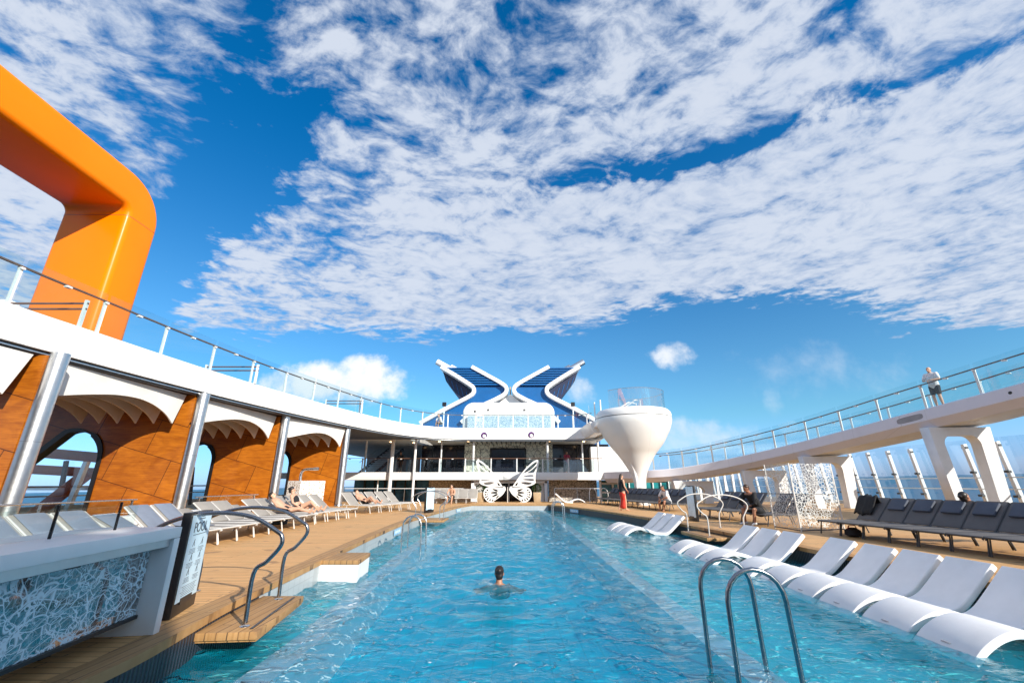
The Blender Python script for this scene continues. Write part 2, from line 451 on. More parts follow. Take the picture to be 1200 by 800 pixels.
# ================================================================== SKY, SUN, CAMERA
ROLL = math.radians(-1.05)                    # the ship lists by about a degree: sea and sky lean, the decks do not
SUNV = Vector((.60, -.69, .42)).normalized()
def make_world():
    w = bpy.data.worlds.new('World'); sc.world = w; w.use_nodes = True; nt = w.node_tree
    bg = nt.nodes['Background']
    sky = nt.nodes.new('ShaderNodeTexSky'); sky.sky_type = 'NISHITA'; sky.sun_disc = False
    sky.sun_elevation = math.asin(SUNV.z); sky.sun_rotation = math.atan2(SUNV.x, SUNV.y)
    sky.air_density = 1.0; sky.dust_density = .5; sky.ozone_density = 3.0; sky.altitude = 30
    d = mapping(nt, objco(nt, 'Generated'), rot=(0, -ROLL, 0))
    nt.links.new(d, sky.inputs['Vector'])
    x, y, z = sep(nt, d)
    zz = z.max(.02)
    px, py = x / zz, y / zz
    P = comb(nt, px, py, 0)
    # --- high altocumulus sheet
    wa = nt.nodes.new('ShaderNodeTexNoise'); wa.inputs['Scale'].default_value = 2.3; wa.inputs['Detail'].default_value = 3; nt.links.new(P, wa.inputs['Vector'])
    wb = nt.nodes.new('ShaderNodeVectorMath'); wb.operation = 'MULTIPLY_ADD'; nt.links.new(wa.outputs['Color'], wb.inputs[0]); wb.inputs[1].default_value = (.22, .22, 0); nt.links.new(P, wb.inputs[2])
    W = wb.outputs[0]
    big = noise(nt, mapping(nt, P, (1, 1, 1), (0, 0, .5), (3.1, 1.7, 0)), 1.5, 3, .5)
    mid = noise(nt, mapping(nt, W, (1, 1.0, 1), (0, 0, .7), (1.3, 8.2, 0)), 4.2, 10, .60, .1)
    fine = noise(nt, mapping(nt, W, (1.0, 1.25, 1), (0, 0, -.5), (9.3, 2.0, 0)), 11.5, 8, .62, .1)
    rip = noise(nt, mapping(nt, W, (1.0, .28, 1), (0, 0, .55), (2.3, 5.0, 0)), 13, 6, .6)
    s = px + py + (big - .5) * .5 + (mid - .5) * .5
    gap = ((s - .20).abs()).step(.34, .02) * (py + (mid - .5) * .8).step(.25, 1.5)
    lane = ((py - 1.24 + px * px * .33 + (mid - .5) * .45).abs()).step(.12, .0) * px.step(-.2, .35)
    far = (py + (big - .5) * 1.6 + (mid - .5) * 1.6).step(2.45, 3.5)
    bite = (((px - 1.55) * (px - 1.55) * .5 + (py - 2.75) * (py - 2.75) * 1.6) + (mid - .5) * .8).step(.85, .05)
    left = s.step(.2, -.3)
    base = .13 + s.step(.5, 2.2) * .30 + left * .13 + (py - .75).step(.0, 1.2) * .12
    dens = base + (big - .5) * .8 + (mid - .5) * 1.65 + (fine - .5) * 1.5 + (rip - .5) * .9 * left - gap * .80 - lane * .50 - far * 1.9 - bite * .9
    cov = dens.step(-.16, .46)
    # streaky texture of the left bank
    # --- low cumulus near the horizon
    yy = y.max(.05); qx, qz = x / yy, z / yy
    Q = comb(nt, qx, qz, 0)
    cn = noise(nt, Q, 9, 6, .6); cn2 = noise(nt, Q, 26, 4, .6)
    cum = None
    for cx, cz, rx, rz, k in ((-.44, .235, .22, .065, 1.0), (-.36, .262, .10, .055, .9), (.405, .288, .075, .040, .75), (.155, .205, .05, .045, .62),
                              (.43, .098, .16, .05, .6), (-.75, .20, .12, .045, .6), (.62, .17, .03, .05, .35), (.78, .24, .28, .10, .28)):
        e = ((qx - cx) * (qx - cx) / (rx * rx) + (qz - cz) * (qz - cz) / (rz * rz))
        b = (1.0 - e).max(-1.0) * k + (cn - .5) * 2.3 * min(1, k + .2) + (cn2 - .5) * .9 * k
        b = b.step(.08, .85) * min(1, k + .1)
        cum = b if cum is None else cum.max(b)
    cum = cum * y.gt(.1)
    # --- colours
    h = z.max(0)
    skyc = nt.nodes.new('ShaderNodeMix'); skyc.data_type = 'RGBA'; skyc.blend_type = 'MULTIPLY'; skyc.inputs[0].default_value = 1
    nt.links.new(sky.outputs[0], skyc.inputs[6])
    tint = mixc(nt, h.step(.10, .72), mixc(nt, h.step(.0, .14), (.84, 1.20, 2.35), (.72, 1.27, 1.46)), (.02, 1.02, 1.62))
    nt.links.new(tint, skyc.inputs[7])
    shade = ((big - .5) * .6 + (mid - .5) * 1.0 + (fine - .5) * .9 + .5 + dens * .05).step(.26, .74)
    ccol = mixc(nt, shade, (3.7, 4.65, 6.4), (6.2, 6.75, 7.75))
    c1 = mixc(nt, cov.pow(.85) * .93, skyc.outputs[2], ccol)
    c2 = mixc(nt, cum * .92, c1, mixc(nt, (qz * 6.0 - .6 + (cn - .5) * 1.6).step(0, 1), (7.0, 7.8, 8.8), (9.6, 9.6, 9.6)))
    nt.links.new(c2, bg.inputs[0]); bg.inputs[1].default_value = .086
make_world()
sl = bpy.data.lights.new('sun', 'SUN'); sl.energy = 5.0; sl.angle = math.radians(.53); sl.color = (1, .93, .82)
so = bpy.data.objects.new('sun', sl); COL.objects.link(so); so.rotation_euler = SUNV.to_track_quat('Z', 'Y').to_euler(); so.location = (40, -46, 40)
cam = bpy.data.cameras.new('camera'); cam.sensor_width = 36; cam.lens = 501 / 1200 * 36; cam.clip_start = .05; cam.clip_end = 90000
co_ = bpy.data.objects.new('camera', cam); COL.objects.link(co_); co_.location = (0, 0, EYE); co_.rotation_euler = (PI / 2 + PITCH, 0, 0)
sc.camera = co_
vs = sc.view_settings; vs.view_transform = 'Standard'; vs.look = 'None'; vs.gamma = 1; vs.use_curve_mapping = False; vs.exposure = 0.43
sc.cycles.max_bounces = 10; sc.cycles.transparent_max_bounces = 24; sc.cycles.sample_clamp_indirect = 6; sc.cycles.sample_clamp_direct = 30
sc.cycles.caustics_reflective = False; sc.cycles.caustics_refractive = False
sc.cycles.use_denoising = True

# ================================================================== SEA
def make_sea():
    m, nt, p = new_mat('sea_water'); co = worldpos(nt)
    n = noise(nt, mapping(nt, co, (.02, .05, 1)), 1, 6, .6)
    nt.links.new(mixc(nt, n, (.008, .075, .16), (.016, .11, .21)), p.inputs['Base Color'])
    p.inputs['Roughness'].default_value = .35; p.inputs['IOR'].default_value = 1.33
    nt.links.new(bump(nt, noise(nt, co, .12, 6, .6), .6, 1.5), p.inputs['Normal'])
    vs_, fs_ = [(0, 0, 0)], []
    R = [30, 120, 500, 2000, 8000, 30000, 80000]; n_ = 96
    for r in R: vs_ += [(r * math.cos(2 * PI * k / n_), r * math.sin(2 * PI * k / n_), 0) for k in range(n_)]
    fs_ += [(0, 1 + k, 1 + (k + 1) % n_) for k in range(n_)]
    for i in range(len(R) - 1): fs_ += [(1 + i * n_ + k, 1 + (i + 1) * n_ + k, 1 + (i + 1) * n_ + (k + 1) % n_, 1 + i * n_ + (k + 1) % n_) for k in range(n_)]
    o = MB().add(vs_, fs_).build('sea', m); o.location = (0, 0, -34); o.rotation_euler = (0, ROLL, 0); struct(o)
make_sea()

# ================================================================== POOL AND DECK
WZ = -.32
RT = [(-3, 6.95), (3, 6.82), (6.26, 6.64), (8.1, 6.42), (9.6, 6.24), (12.7, 6.03), (15.5, 5.72), (17.8, 5.4), (21.1, 4.85), (24, 4.15), (27, 3.2), (29.3, 2.3)]
LT = [(-3, -2.9), (3.5, -2.97), (4.2, -3.0), (5.55, -3.2), (7.7, -3.34), (9.35, -3.45), (13, -3.66), (17, -3.78), (20, -3.66), (23, -3.42), (27.2, -3.05), (29.3, -2.6)]
def smooth_tab(t, n=6):
    p = spline([(b, a, 0) for a, b in t], n); return [(q.y, q.x) for q in p]
RT, LT = smooth_tab(RT), smooth_tab(LT)
Y0, Y1 = -2.4, 29.3
YS = sorted(set([Y0 + (Y1 - Y0) * i / 110 for i in range(111)]))
rx = lambda y: interp(RT, y)
lx = lambda y: interp(LT, y)
def strip(fa, fb, z, ys, name, m, zb=None):
    mb = MB(); vs_ = []; 
    for y in ys: vs_ += [(fa(y), y, z), (fb(y), y, z)]
    fs_ = [(2 * i, 2 * i + 1, 2 * i + 3, 2 * i + 2) for i in range(len(ys) - 1)]
    return mb.add(vs_, fs_).build(name, m)
mb = MB()
for sgn, fx, far in ((-1, lx, -23.0), (1, rx, 23.0)):
    v = []
    for y in YS: v += [(fx(y) + sgn * .26, y, 0), (far, y, 0)]
    mb.add(v, [(2 * i, 2 * i + 1, 2 * i + 3, 2 * i + 2) for i in range(len(YS) - 1)])
xa, xb = lx(Y1) - .26, rx(Y1) + .26
mb.add([(-23, Y1, 0), (xa, Y1, 0), (xa, Y1 + .3, 0), (xb, Y1 + .3, 0), (xb, Y1, 0), (23, Y1, 0), (23, 34.2, 0), (-23, 34.2, 0)], [(0, 1, 2, 7), (2, 3, 6, 7), (3, 4, 5, 6)])
mb.add([(-23, Y0, 0), (23, Y0, 0), (23, -14, 0), (-23, -14, 0)], [(3, 2, 1, 0)])
mb.add([(-23, 34.2, 0), (23, 34.2, 0), (23, 34.2, -.6), (-23, 34.2, -.6)], [(0, 1, 2, 3)])
struct(mb.build('pool_deck', TEAK))
struct(MB().box((-23, 34.25, -.8), (23, 70, -.62)).build('lower_deck_floor', TEAK))
# border board along the pool
mb = MB()
pathL = [Vector((lx(y), y, 0)) for y in YS]; pathR = [Vector((rx(y), y, 0)) for y in YS]
pr = [(0, .004), (.27, .004), (.27, -.02), (.02, -.02), (.02, -.075), (0, -.075)]
mb.sweep(pathL, pr, plan_normals(pathL, -1)); mb.sweep(pathR, pr, plan_normals(pathR, 1))
mb.box((xa + .02, Y1, -.075), (xb - .02, Y1 + .31, .004))
struct(mb.build('deck_border', TEAKB))
# pool walls
def wallstrip(fx, y0, y1, name, m, zt=-.07, zb=-2.0, dx=0.0):
    ys = [y for y in YS if y0 < y < y1]; ys = [y0] + ys + [y1]; v = []
    for y in ys: v += [(fx(y) + dx, y, zt), (fx(y) + dx, y, zb)]
    struct(MB().add(v, [(2 * i, 2 * i + 1, 2 * i + 3, 2 * i + 2) for i in range(len(ys) - 1)]).build(name, m))
wallstrip(lx, Y0, 6.3, 'pool_wall', RIBBED, dx=-.02); wallstrip(lx, 6.3, Y1, 'pool_wall', TILEG, dx=-.02); wallstrip(rx, Y0, Y1, 'pool_wall', RIBBED, dx=.02)
struct(MB().add([(-7, Y1, -.07), (7, Y1, -.07), (7, Y1, -2.0), (-7, Y1, -2.0)], [(0, 1, 2, 3)]).build('pool_wall', TILEG))
struct(MB().add([(-7, Y0, 0), (7, Y0, 0), (7, Y0, -2.0), (-7, Y0, -2.0)], [(0, 1, 2, 3)]).build('pool_wall', TILEG))
# sunken strip walls between deep water and the shallow ledges
ST = smooth_tab([(-3, -2.28), (4.9, -2.3), (6.8, -2.38), (9.4, -2.55), (12.5, -2.72), (15, -2.7), (18.2, -2.5), (22, -2.25), (26, -2.0), (29.3, -2.0)])
SR = [(-3, 2.27), (20, 2.25), (29.3, 1.9)]
sl_ = lambda y: interp(ST, y); sr_ = lambda y: interp(SR, y)
for f, nm in ((sl_, 'left'), (sr_, 'right')):
    v = []; 
    for y in YS: v += [(f(y) - .16, y, -1.97), (f(y) - .16, y, WZ - .045), (f(y) + .16, y, WZ - .045), (f(y) + .16, y, -1.97)]
    fs_ = [(4 * i + k, 4 * i + k + 1, 4 * i + k + 5, 4 * i + k + 4) for i in range(len(YS) - 1) for k in range(3)]
    struct(MB().add(v, fs_).build('pool_ledge_kerb', TILEW))
struct(strip(lambda y: lx(y) - .02, lambda y: sl_(y) - .14, WZ - .30, YS, 'pool_ledge_floor', TILEL))
struct(strip(lambda y: sr_(y) + .14, lambda y: rx(y) + .02, WZ - .30, YS, 'pool_ledge_floor', TILEL))
struct(strip(lambda y: -2.9, lambda y: 2.3, -.92, YS, 'pool_floor', TILED))

# water: a modelled wave surface
def make_water():
    m, nt, p = new_mat('pool_water'); co = worldpos(nt); x, y, z = sep(nt, co)
    nt.nodes.remove(p)
    n1 = noise(nt, mapping(nt, co, (1.0, 1.7, 1)), 3.2, 2, .45, .8); n2 = noise(nt, mapping(nt, co, (1, 1.6, 1)), 9, 2, .5, .5)
    crest = n1.step(.56, .66)
    bn = bump(nt, crest * .8 + n2 * .16, 1.0, .058)
    fr = nt.nodes.new('ShaderNodeFresnel'); fr.inputs[0].default_value = 1.33; nt.links.new(bn, fr.inputs['Normal'])
    gl = nt.nodes.new('ShaderNodeBsdfGlossy'); gl.inputs['Color'].default_value = (.88, .96, 1, 1); gl.inputs['Roughness'].default_value = .05; nt.links.new(bn, gl.inputs['Normal'])
    tr = nt.nodes.new('ShaderNodeBsdfTransparent'); tr.inputs[0].default_value = (.92, .99, 1.0, 1)
    rf = nt.nodes.new('ShaderNodeBsdfRefraction'); rf.inputs['Color'].default_value = (.72, .97, 1.0, 1); rf.inputs['IOR'].default_value = 1.33; rf.inputs['Roughness'].default_value = .0
    nt.links.new(bn, rf.inputs['Normal'])
    df = nt.nodes.new('ShaderNodeBsdfDiffuse'); nt.links.new(bn, df.inputs['Normal']); df.inputs[0].default_value = (.0, .56, .84, 1)
    m0 = nt.nodes.new('ShaderNodeMixShader'); m0.inputs[0].default_value = .0
    nt.links.new(tr.outputs[0], m0.inputs[1]); nt.links.new(rf.outputs[0], m0.inputs[2])
    mx = nt.nodes.new('ShaderNodeMixShader'); mx.inputs[0].default_value = .18
    nt.links.new(m0.outputs[0], mx.inputs[1]); nt.links.new(df.outputs[0], mx.inputs[2])
    m2 = nt.nodes.new('ShaderNodeMixShader'); nt.links.new(((E_(nt, fr.outputs[0]) - .055).max(0.0) * .95).clamp().s, m2.inputs[0]); nt.links.new(mx.outputs[0], m2.inputs[1]); nt.links.new(gl.outputs[0], m2.inputs[2])
    nt.links.new(m2.outputs[0], nt.nodes['Material Output'].inputs[0])
    rng = np.random.default_rng(3)
    ys = np.concatenate([np.arange(Y0, 13, .05), np.arange(13, Y1 + .05, .10)])
    xs = np.arange(-4.0, 7.1, .055)
    X, Y = np.meshgrid(xs, ys); H = np.zeros_like(X)
    for k in range(120):
        L = rng.uniform(.18, .55) if k % 4 else rng.uniform(.6, 1.7); a = rng.normal(PI / 2, .75) if k % 2 else rng.uniform(0, 2 * PI)
        kk = 2 * PI / L; amp = .0052 * L ** .95 * rng.uniform(.4, 1)
        ph = rng.uniform(0, 2 * PI) + 1.1 * np.sin(X * rng.uniform(.3, 1.6) + rng.uniform(0, 6)) + 1.1 * np.sin(Y * rng.uniform(.3, 1.6) + rng.uniform(0, 6))
        t = np.sin(kk * (X * math.cos(a) + Y * math.sin(a)) + ph)
        env = .55 + .45 * np.sin(X * rng.uniform(.2, .9) + rng.uniform(0, 6)) * np.sin(Y * rng.uniform(.2, .9) + rng.uniform(0, 6))
        H += amp * env * (1 - 2 * np.abs(t) ** .8 + .35 * t)
    calm = np.clip((X - 2.0) / .8, 0, 1) * .55
    H *= (1 - calm) * (.55 + .45 * np.clip((Y - 3) / 5, 0, 1)) * 1.0
    r = np.hypot(X + .2, Y - 8.3); H += .02 * np.sin(2 * PI * r / .62 - 1) * np.exp(-((r - 1.6) / 1.5) ** 2)
    H -= H.mean()
    V = np.stack([X, Y, WZ + H], -1).reshape(-1, 3); ny, nx = X.shape
    idx = np.arange(ny * nx).reshape(ny, nx)
    LX = np.array([lx(v) for v in ys])[:, None] - .10; RX = np.array([rx(v) for v in ys])[:, None] + .10
    ok = (X > LX) & (X < RX); q = ok[:-1, :-1] | ok[1:, 1:]
    fa = np.stack([idx[:-1, :-1], idx[:-1, 1:], idx[1:, 1:], idx[1:, :-1]], -1)[q]
    me = bpy.data.meshes.new('pool_water'); me.from_pydata(V.tolist(), [], fa.tolist()); me.shade_smooth(); me.materials.append(m)
    o = bpy.data.objects.new('pool_water', me); COL.objects.link(o); struct(o)
make_water()

# ================================================================== LEFT UPPER DECK: fascia, deck slab, columns, arched wood walls
UZ = 5.65
LP = spline([(-13.0, -12, UZ), (-12.95, 3, UZ), (-12.8, 9.8, UZ), (-12.65, 12, UZ), (-12.4, 15.2, UZ), (-12.0, 18.6, UZ), (-11.3, 22.5, UZ), (-10.4, 26.4, UZ),
             (-9.4, 29.9, UZ), (-8.3, 32.5, UZ), (-6.9, 34.5, UZ), (-5.0, 35.7, UZ), (-2.6, 36, UZ), (0, 36, UZ), (3, 36, UZ), (5.3, 35.8, UZ), (6.4, 34.9, UZ), (6.75, 33.4, UZ), (6.9, 31.4, UZ)], 8)
ship = thing('ship_superstructure', (0, 36, 0), 'white two storey ship superstructure with open galleries at the far end of the pool', 'superstructure')
nL = plan_normals(LP, -1)
MB().sweep(LP, [(0, 0), (-.03, -.06), (-.03, -.92), (.02, -.94), (.30, -.94), (.30, 0)], nL).build('fascia', WHITE, ship, smooth=True, auto=.5)
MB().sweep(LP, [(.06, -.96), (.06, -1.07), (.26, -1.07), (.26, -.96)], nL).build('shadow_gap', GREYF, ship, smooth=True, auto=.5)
MB().sweep(LP, [(-.02, -1.0), (-.02, -1.03), (.058, -1.03), (.058, -1.0)], nL).build('steel_strip', ALU, ship, smooth=True, auto=.5)
# deck slab on top (walkable) and its ceiling beneath
def slab(z0, z1, path, far, name, m):
    mb = MB(); v = []
    for p, n in zip(path, plan_normals(path, -1)):
        q = (p.x + n[0] * .28, p.y + n[1] * .28)
        v += [(q[0], q[1], z1), (far(p)[0], far(p)[1], z1), (q[0], q[1], z0), (far(p)[0], far(p)[1], z0)]
    f = []
    for i in range(len(path) - 1):
        a = 4 * i; b = a + 4
        f += [(a, b, b + 1, a + 1), (a + 2, a + 3, b + 3, b + 2)]
    return mb.add(v, f).build(name, m, ship)
iB = min(range(len(LP)), key=lambda i: abs(LP[i].y - 34.5) + (0 if LP[i].x < 0 else 99))
side = LP[:iB + 1]
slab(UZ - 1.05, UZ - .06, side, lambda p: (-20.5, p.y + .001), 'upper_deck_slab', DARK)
back = LP[iB:]
slab(UZ - .96, UZ - .04, back, lambda p: (min(max(p.x * 1.25, -20.5), 9), 66), 'upper_deck_slab', CEIL)
MB().box((-20.5, 34.6, UZ - .96), (-8.4, 66, UZ - .05)).build('upper_deck_slab', CEIL, ship)
# the mezzanine gallery
MZ = 2.15
MB().box((-14.5, 36.0, MZ - .60), (7.6, 36.35, MZ)).build('gallery_fascia', WHITE, ship, bevel=.03)
MB().box((-19, 36.36, MZ - .5), (9, 60, MZ - .04)).build('gallery_floor', CEIL, ship)
# walls in the gallery: two mural panels around a big dark screen, dark glazing beyond
MB().box((-4.2, 39.0, MZ), (3.6, 39.2, 4.68)).build('mural_wall', MURAL, ship)
MB().box((-1.95, 38.86, MZ + .02), (1.25, 38.98, 4.25)).build('screen_frame', BLACK, ship, bevel=.05)
sf = MB().box((-1.78, 38.80, MZ + .1), (-.37, 38.855, 4.1)).box((-.33, 38.80, MZ + .1), (1.08, 38.855, 4.1)).build('screen', BLKGLOSS, ship)
MB().box((-8.4, 41.0, MZ), (-4.2, 41.2, 4.68)).build('dark_glazing', BLKGLOSS, ship)
MB().box((3.6, 40.0, MZ), (8.8, 40.2, 4.68)).build('dark_glazing', BLKGLOSS, ship)
for x in (-7.4, -6.3, -5.2, 4.7, 5.9, 7.1):
    MB().box((x, 39.9 if x > 0 else 40.9, MZ), (x + .07, 39.97 if x > 0 else 40.97, 4.68)).build('mullion', BLACK, ship)
MB().box((3.62, 38.6, MZ), (4.9, 39.0, MZ + 1.05)).build('bar_cabinet', GREYF, ship)
MB().box((-19, 58, MZ), (-12, 58.2, 4.68)).build('end_wall', CEIL, ship)
# soffit ribs above the screen
for i in range(18):
    MB().box((-3.9 + i * .42, 36.5, 4.60), (-3.82 + i * .42, 38.9, 4.685)).build('soffit_batten', DARK, ship)
# downlights
for x, y in ((-3.7, 37), (3.2, 37), (-6.2, 37.4), (6.1, 37.2), (-10.4, 37.6), (-8.6, 38.4)):
    MB().lathe([(.09, 4.64), (.11, 4.69)], 12, (x, y, 0)).build('downlight', LAMP, ship)
# lower storey
LZ = -.62
MB().box((-14, 40, LZ), (-7.4, 40.2, MZ - .6)).build('blue_glazing', BLUEG, ship)
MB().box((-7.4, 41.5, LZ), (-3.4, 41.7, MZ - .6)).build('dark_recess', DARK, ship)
MB().box((-7.3, 39.6, LZ), (-3.5, 39.8, MZ - .6)).build('frieze_wall', FRIEZE, ship)
MB().box((3.1, 38.3, LZ), (7.2, 38.5, MZ - .6)).build('frieze_wall', FRIEZE, ship)
MB().box((-3.4, 38.9, LZ), (3.1, 39.1, MZ - .6)).build('door_glazing', BLKGLOSS, ship)
for x in (-13.1, -12.2, -11.3, -10.4, -9.5, -8.6):
    MB().box((x, 39.8, LZ), (x + .12, 39.98, MZ - .6)).build('mullion', BLACK, ship)
# white portal round the doors
for x in (-3.3, 2.62):
    MB().box((x, 36.4, LZ), (x + .24, 36.75, 1.46)).build('portal_post', WHITE2, ship, bevel=.02)
MB().box((-3.3, 36.4, 1.30), (2.86, 36.75, 1.50)).build('portal_head', WHITE2, ship, bevel=.02)
for x in (-2.5, -.3, 1.9): MB().box((x, 38.6, LZ), (x + .08, 38.7, MZ - .6)).build('door_jamb', ALU, ship)
MB().box((2.0, 36.9, LZ), (2.6, 37.0, 1.3)).build('white_panel', WHITE2, ship)
MB().box((-2.9, 36.9, LZ), (-2.4, 37.0, 1.3)).build('white_panel', WHITE2, ship)
# right end: white framed windows and teal screens
MB().box((7.3, 37.2, LZ), (9.2, 37.4, MZ - .62)).build('teal_window', TEAL, ship)
for x in (7.2, 8.2, 9.15): MB().box((x, 37.05, LZ), (x + .16, 37.18, MZ - .62)).build('window_post', WHITE2, ship)
for z in (.5, 1.2): MB().box((7.2, 37.06, z), (9.3, 37.17, z + .16)).build('window_rail', WHITE2, ship)
MB().box((9.4, 37.6, LZ), (14.2, 37.8, MZ - .62)).build('teal_screen', TEAL, ship)
for i in range(7): MB().box((9.7 + i * .66, 37.45, LZ), (9.78 + i * .66, 37.58, MZ - .62)).build('window_post', WHITE2, ship)
# white gallery block behind the tower
MB().box((7.0, 39.2, MZ), (10.6, 42, 4.4)).build('white_block', WHITE2, ship, bevel=.08)

# full height slim columns in front of the galleries
for x, y, z0, z1, r, lb in ((-9.68, 35.7, 0, 4.7, .15, 'full height'), (-7.85, 35.8, LZ, 4.7, .10, None), (-3.2, 36.6, MZ, 4.7, .09, None), (2.95, 36.6, MZ, 4.7, .10, None), (5.9, 37.0, MZ, 4.7, .07, None), (-12.2, 36.8, MZ, 4.7, .08, None),
                            (-5.9, 36.8, MZ, 4.7, .06, None), (7.2, 36.8, LZ, 4.7, .09, None), (-3.05, 36.9, LZ, 1.55, .12, None), (-10.9, 36.6, LZ, 1.55, .05, None)):
    MB().lathe([(r, z0), (r, z1)], 16, (x, y, 0)).build('gallery_column', WHITE2, ship, smooth=True)
# purple ring marks on the fascia
for u, v in ((567.5, 510), (623, 509.5)):
    c = on_y(u, v, 35.9); pts = [(c.x + .2 * math.cos(t), 35.955, c.z + .2 * math.sin(t)) for t in [i * PI / 20 for i in range(40)]]
    MB().tube(pts, [.05 + .03 * math.cos(2 * PI * i / 40 - 2.2) for i in range(40)], 8, True).build('ring_mark', PURPLE, ship, smooth=True)

# stair seen through the left gallery
st = thing('gallery_staircase', (-13.2, 43, MZ), 'dark open tread staircase rising inside the left end of the upper gallery', 'staircase')
for s in (0, 1): MB().bar((-14.3 + s * 1.5, 41.6, MZ), (-12.6 + s * 1.5, 45.0, 4.6), .06, .26).build('stringer', BLACK, st)
for i in range(11):
    t = (i + .5) / 11; MB().box((-14.3 + 1.7 * t, 41.6 + 3.4 * t - .14, MZ + 2.4 * t), (-12.8 + 1.7 * t, 41.6 + 3.4 * t + .14, MZ + 2.4 * t + .05)).build('tread', ALU, st)
for s in (0, 1): MB().tube([(-14.3 + s * 1.5, 41.6, MZ + 1), (-12.6 + s * 1.5, 45.0, 5.4)], .025, 8).build('handrail', ALU, st)

# ------------------------------------------------------------------ glass railings
def railing(name, path, label, h=1.08, gap=2.3, start=.2, hand=RAILW, side=1, post=.05, glass=GLASS, over=.22, mid=False, inset=.16, brackets=True, gl=True):
    p0 = path[0]; root = thing(name, (p0.x, p0.y, p0.z), label, 'railing')
    nn = plan_normals(path, side)
    P2 = [Vector((p.x + n[0] * inset, p.y + n[1] * inset, p.z)) for p, n in zip(path, nn)]
    MB().sweep([(p.x, p.y, p.z + h) for p in P2], [(-.035, -.022), (.035, -.022), (.035, .022), (-.035, .022)], nn).build('handrail', hand, root, smooth=True, auto=.6)
    if mid: MB().sweep([(p.x, p.y, p.z + h * .5) for p in P2], [(-.02, -.015), (.02, -.015), (.02, .015), (-.02, .015)], nn).build('middle_rail', hand, root, smooth=True, auto=.6)
    pts = walk(P2, gap, start)
    for p, t in pts:
        sd = Vector((t.y, -t.x, 0)) * side
        m_ = MB().bar(p, p + Vector((0, 0, h + .03)), post * 1.1, post * 1.9, tuple(t))
        m_.bar(p + Vector((0, 0, h - .06)) - sd * .08, p + Vector((0, 0, h - .06)) + sd * .05, .10, .06)
        m_.build('post', WHITE2, root, bevel=.008)
    if gl:
        for a, b in zip(pts[:-1], pts[1:]):
            q = [p for p in P2 if (p - a[0]).dot(a[1]) > .1 and (p - b[0]).dot(b[1]) < -.1 and (p - a[0]).length < gap * 1.2]
            seg = [a[0] + a[1] * .05] + q + [b[0] - b[1] * .05]; sn = plan_normals(seg, side)
            MB().sweep(seg, [(-.075, .03), (-.060, .03), (-.060, h + over), (-.075, h + over)], sn).build('glass_panel', glass, root, smooth=True, auto=.5)
            if brackets:
                c = (a[0] + b[0]) / 2; sd = Vector((a[1].y, -a[1].x, 0)) * side
                MB().bar(c + Vector((0, 0, h - .05)) - sd * .09, c + Vector((0, 0, h - .05)) + sd * .03, .14, .05).build('clip', WHITE2, root)
    return root
left_path = [p for p in LP if p.y > 2 and not (p.x > -2.6 and p.y > 30)]
railing('glass_railing', left_path, 'glass railing with brown handrail curving along the white deck edge past the orange arch', side=-1)
front_path = spline([(-2.6, 36, UZ), (0, 36, UZ), (3, 36, UZ), (5.3, 35.8, UZ), (6.4, 34.9, UZ)], 6)
railing('glass_railing', front_path, 'glass railing on the white upper deck below the blue funnel', gap=1.25, side=-1)
railing('glass_railing', spline([(-14.5, 36.1, MZ), (-4, 36.1, MZ), (7.4, 36.1, MZ)], 8), 'glass railing along the middle gallery behind the butterfly wings', gap=2.1, side=-1, hand=RAILW, inset=.1, over=-.12, glass=GLASSC)
# rail at pool-deck level in front of the lower storey
for x0, x1, lb in ((-12.6, -3.6, 'low white rail in front of the lower storey behind the pale loungers'), (3.2, 6.6, 'low white rail in front of the patterned wall right of the doors')):
    r = thing('barrier_rail', (x0, 34.1, 0), lb, 'rail')
    MB().bar((x0, 34.1, .93), (x1, 34.1, .93), .04, .035).build('top_rail', WHITE2, r)
    n = int((x1 - x0) / 3.0) + 1
    for i in range(n + 1): MB().bar((x0 + (x1 - x0) * i / n, 34.1, 0), (x0 + (x1 - x0) * i / n, 34.1, .93), .03, .03).build('post', ALU, r)

# ------------------------------------------------------------------ steel columns, wood walls, scalloped canopies
CY = [5.6, 11.2, 16.75, 22.35, 27.5]
CX = [-12.55, -12.32, -12.2, -11.75, -10.45]
ords = ['first', 'second', 'third', 'fourth']
for i, (x, y) in enumerate(zip(CX, CY)):
    c = thing('steel_column', (x, y, 0), ['brushed steel column just outside the left picture edge', 'brushed steel column at the near edge of the promenade beside the glass topped counter', 'second brushed steel column along the wood walls counted from the near end',
        'third brushed steel column along the wood walls left of the mosaic shower', 'last brushed steel column where the wood walls meet the open galleries'][i], 'column', 'steel columns under the white deck edge')
    MB().lathe([(.205, 0), (.205, 4.66)], 28, (x, y, 0)).build('shaft', ALU, c, smooth=True)
    MB().lathe([(.23, 0), (.23, .10), (.21, .12)], 28, (x, y, 0)).build('collar', STEEL, c, smooth=True)
    MB().lathe([(.212, 2.30), (.212, 2.305)], 28, (x, y, 0)).build('joint_ring', GREYF, c)
    MB().bar((x - .27, y - .02, 0), (x - .27, y - .02, 4.6), .05, .10).build('dark_edge_channel', BLACK, c)

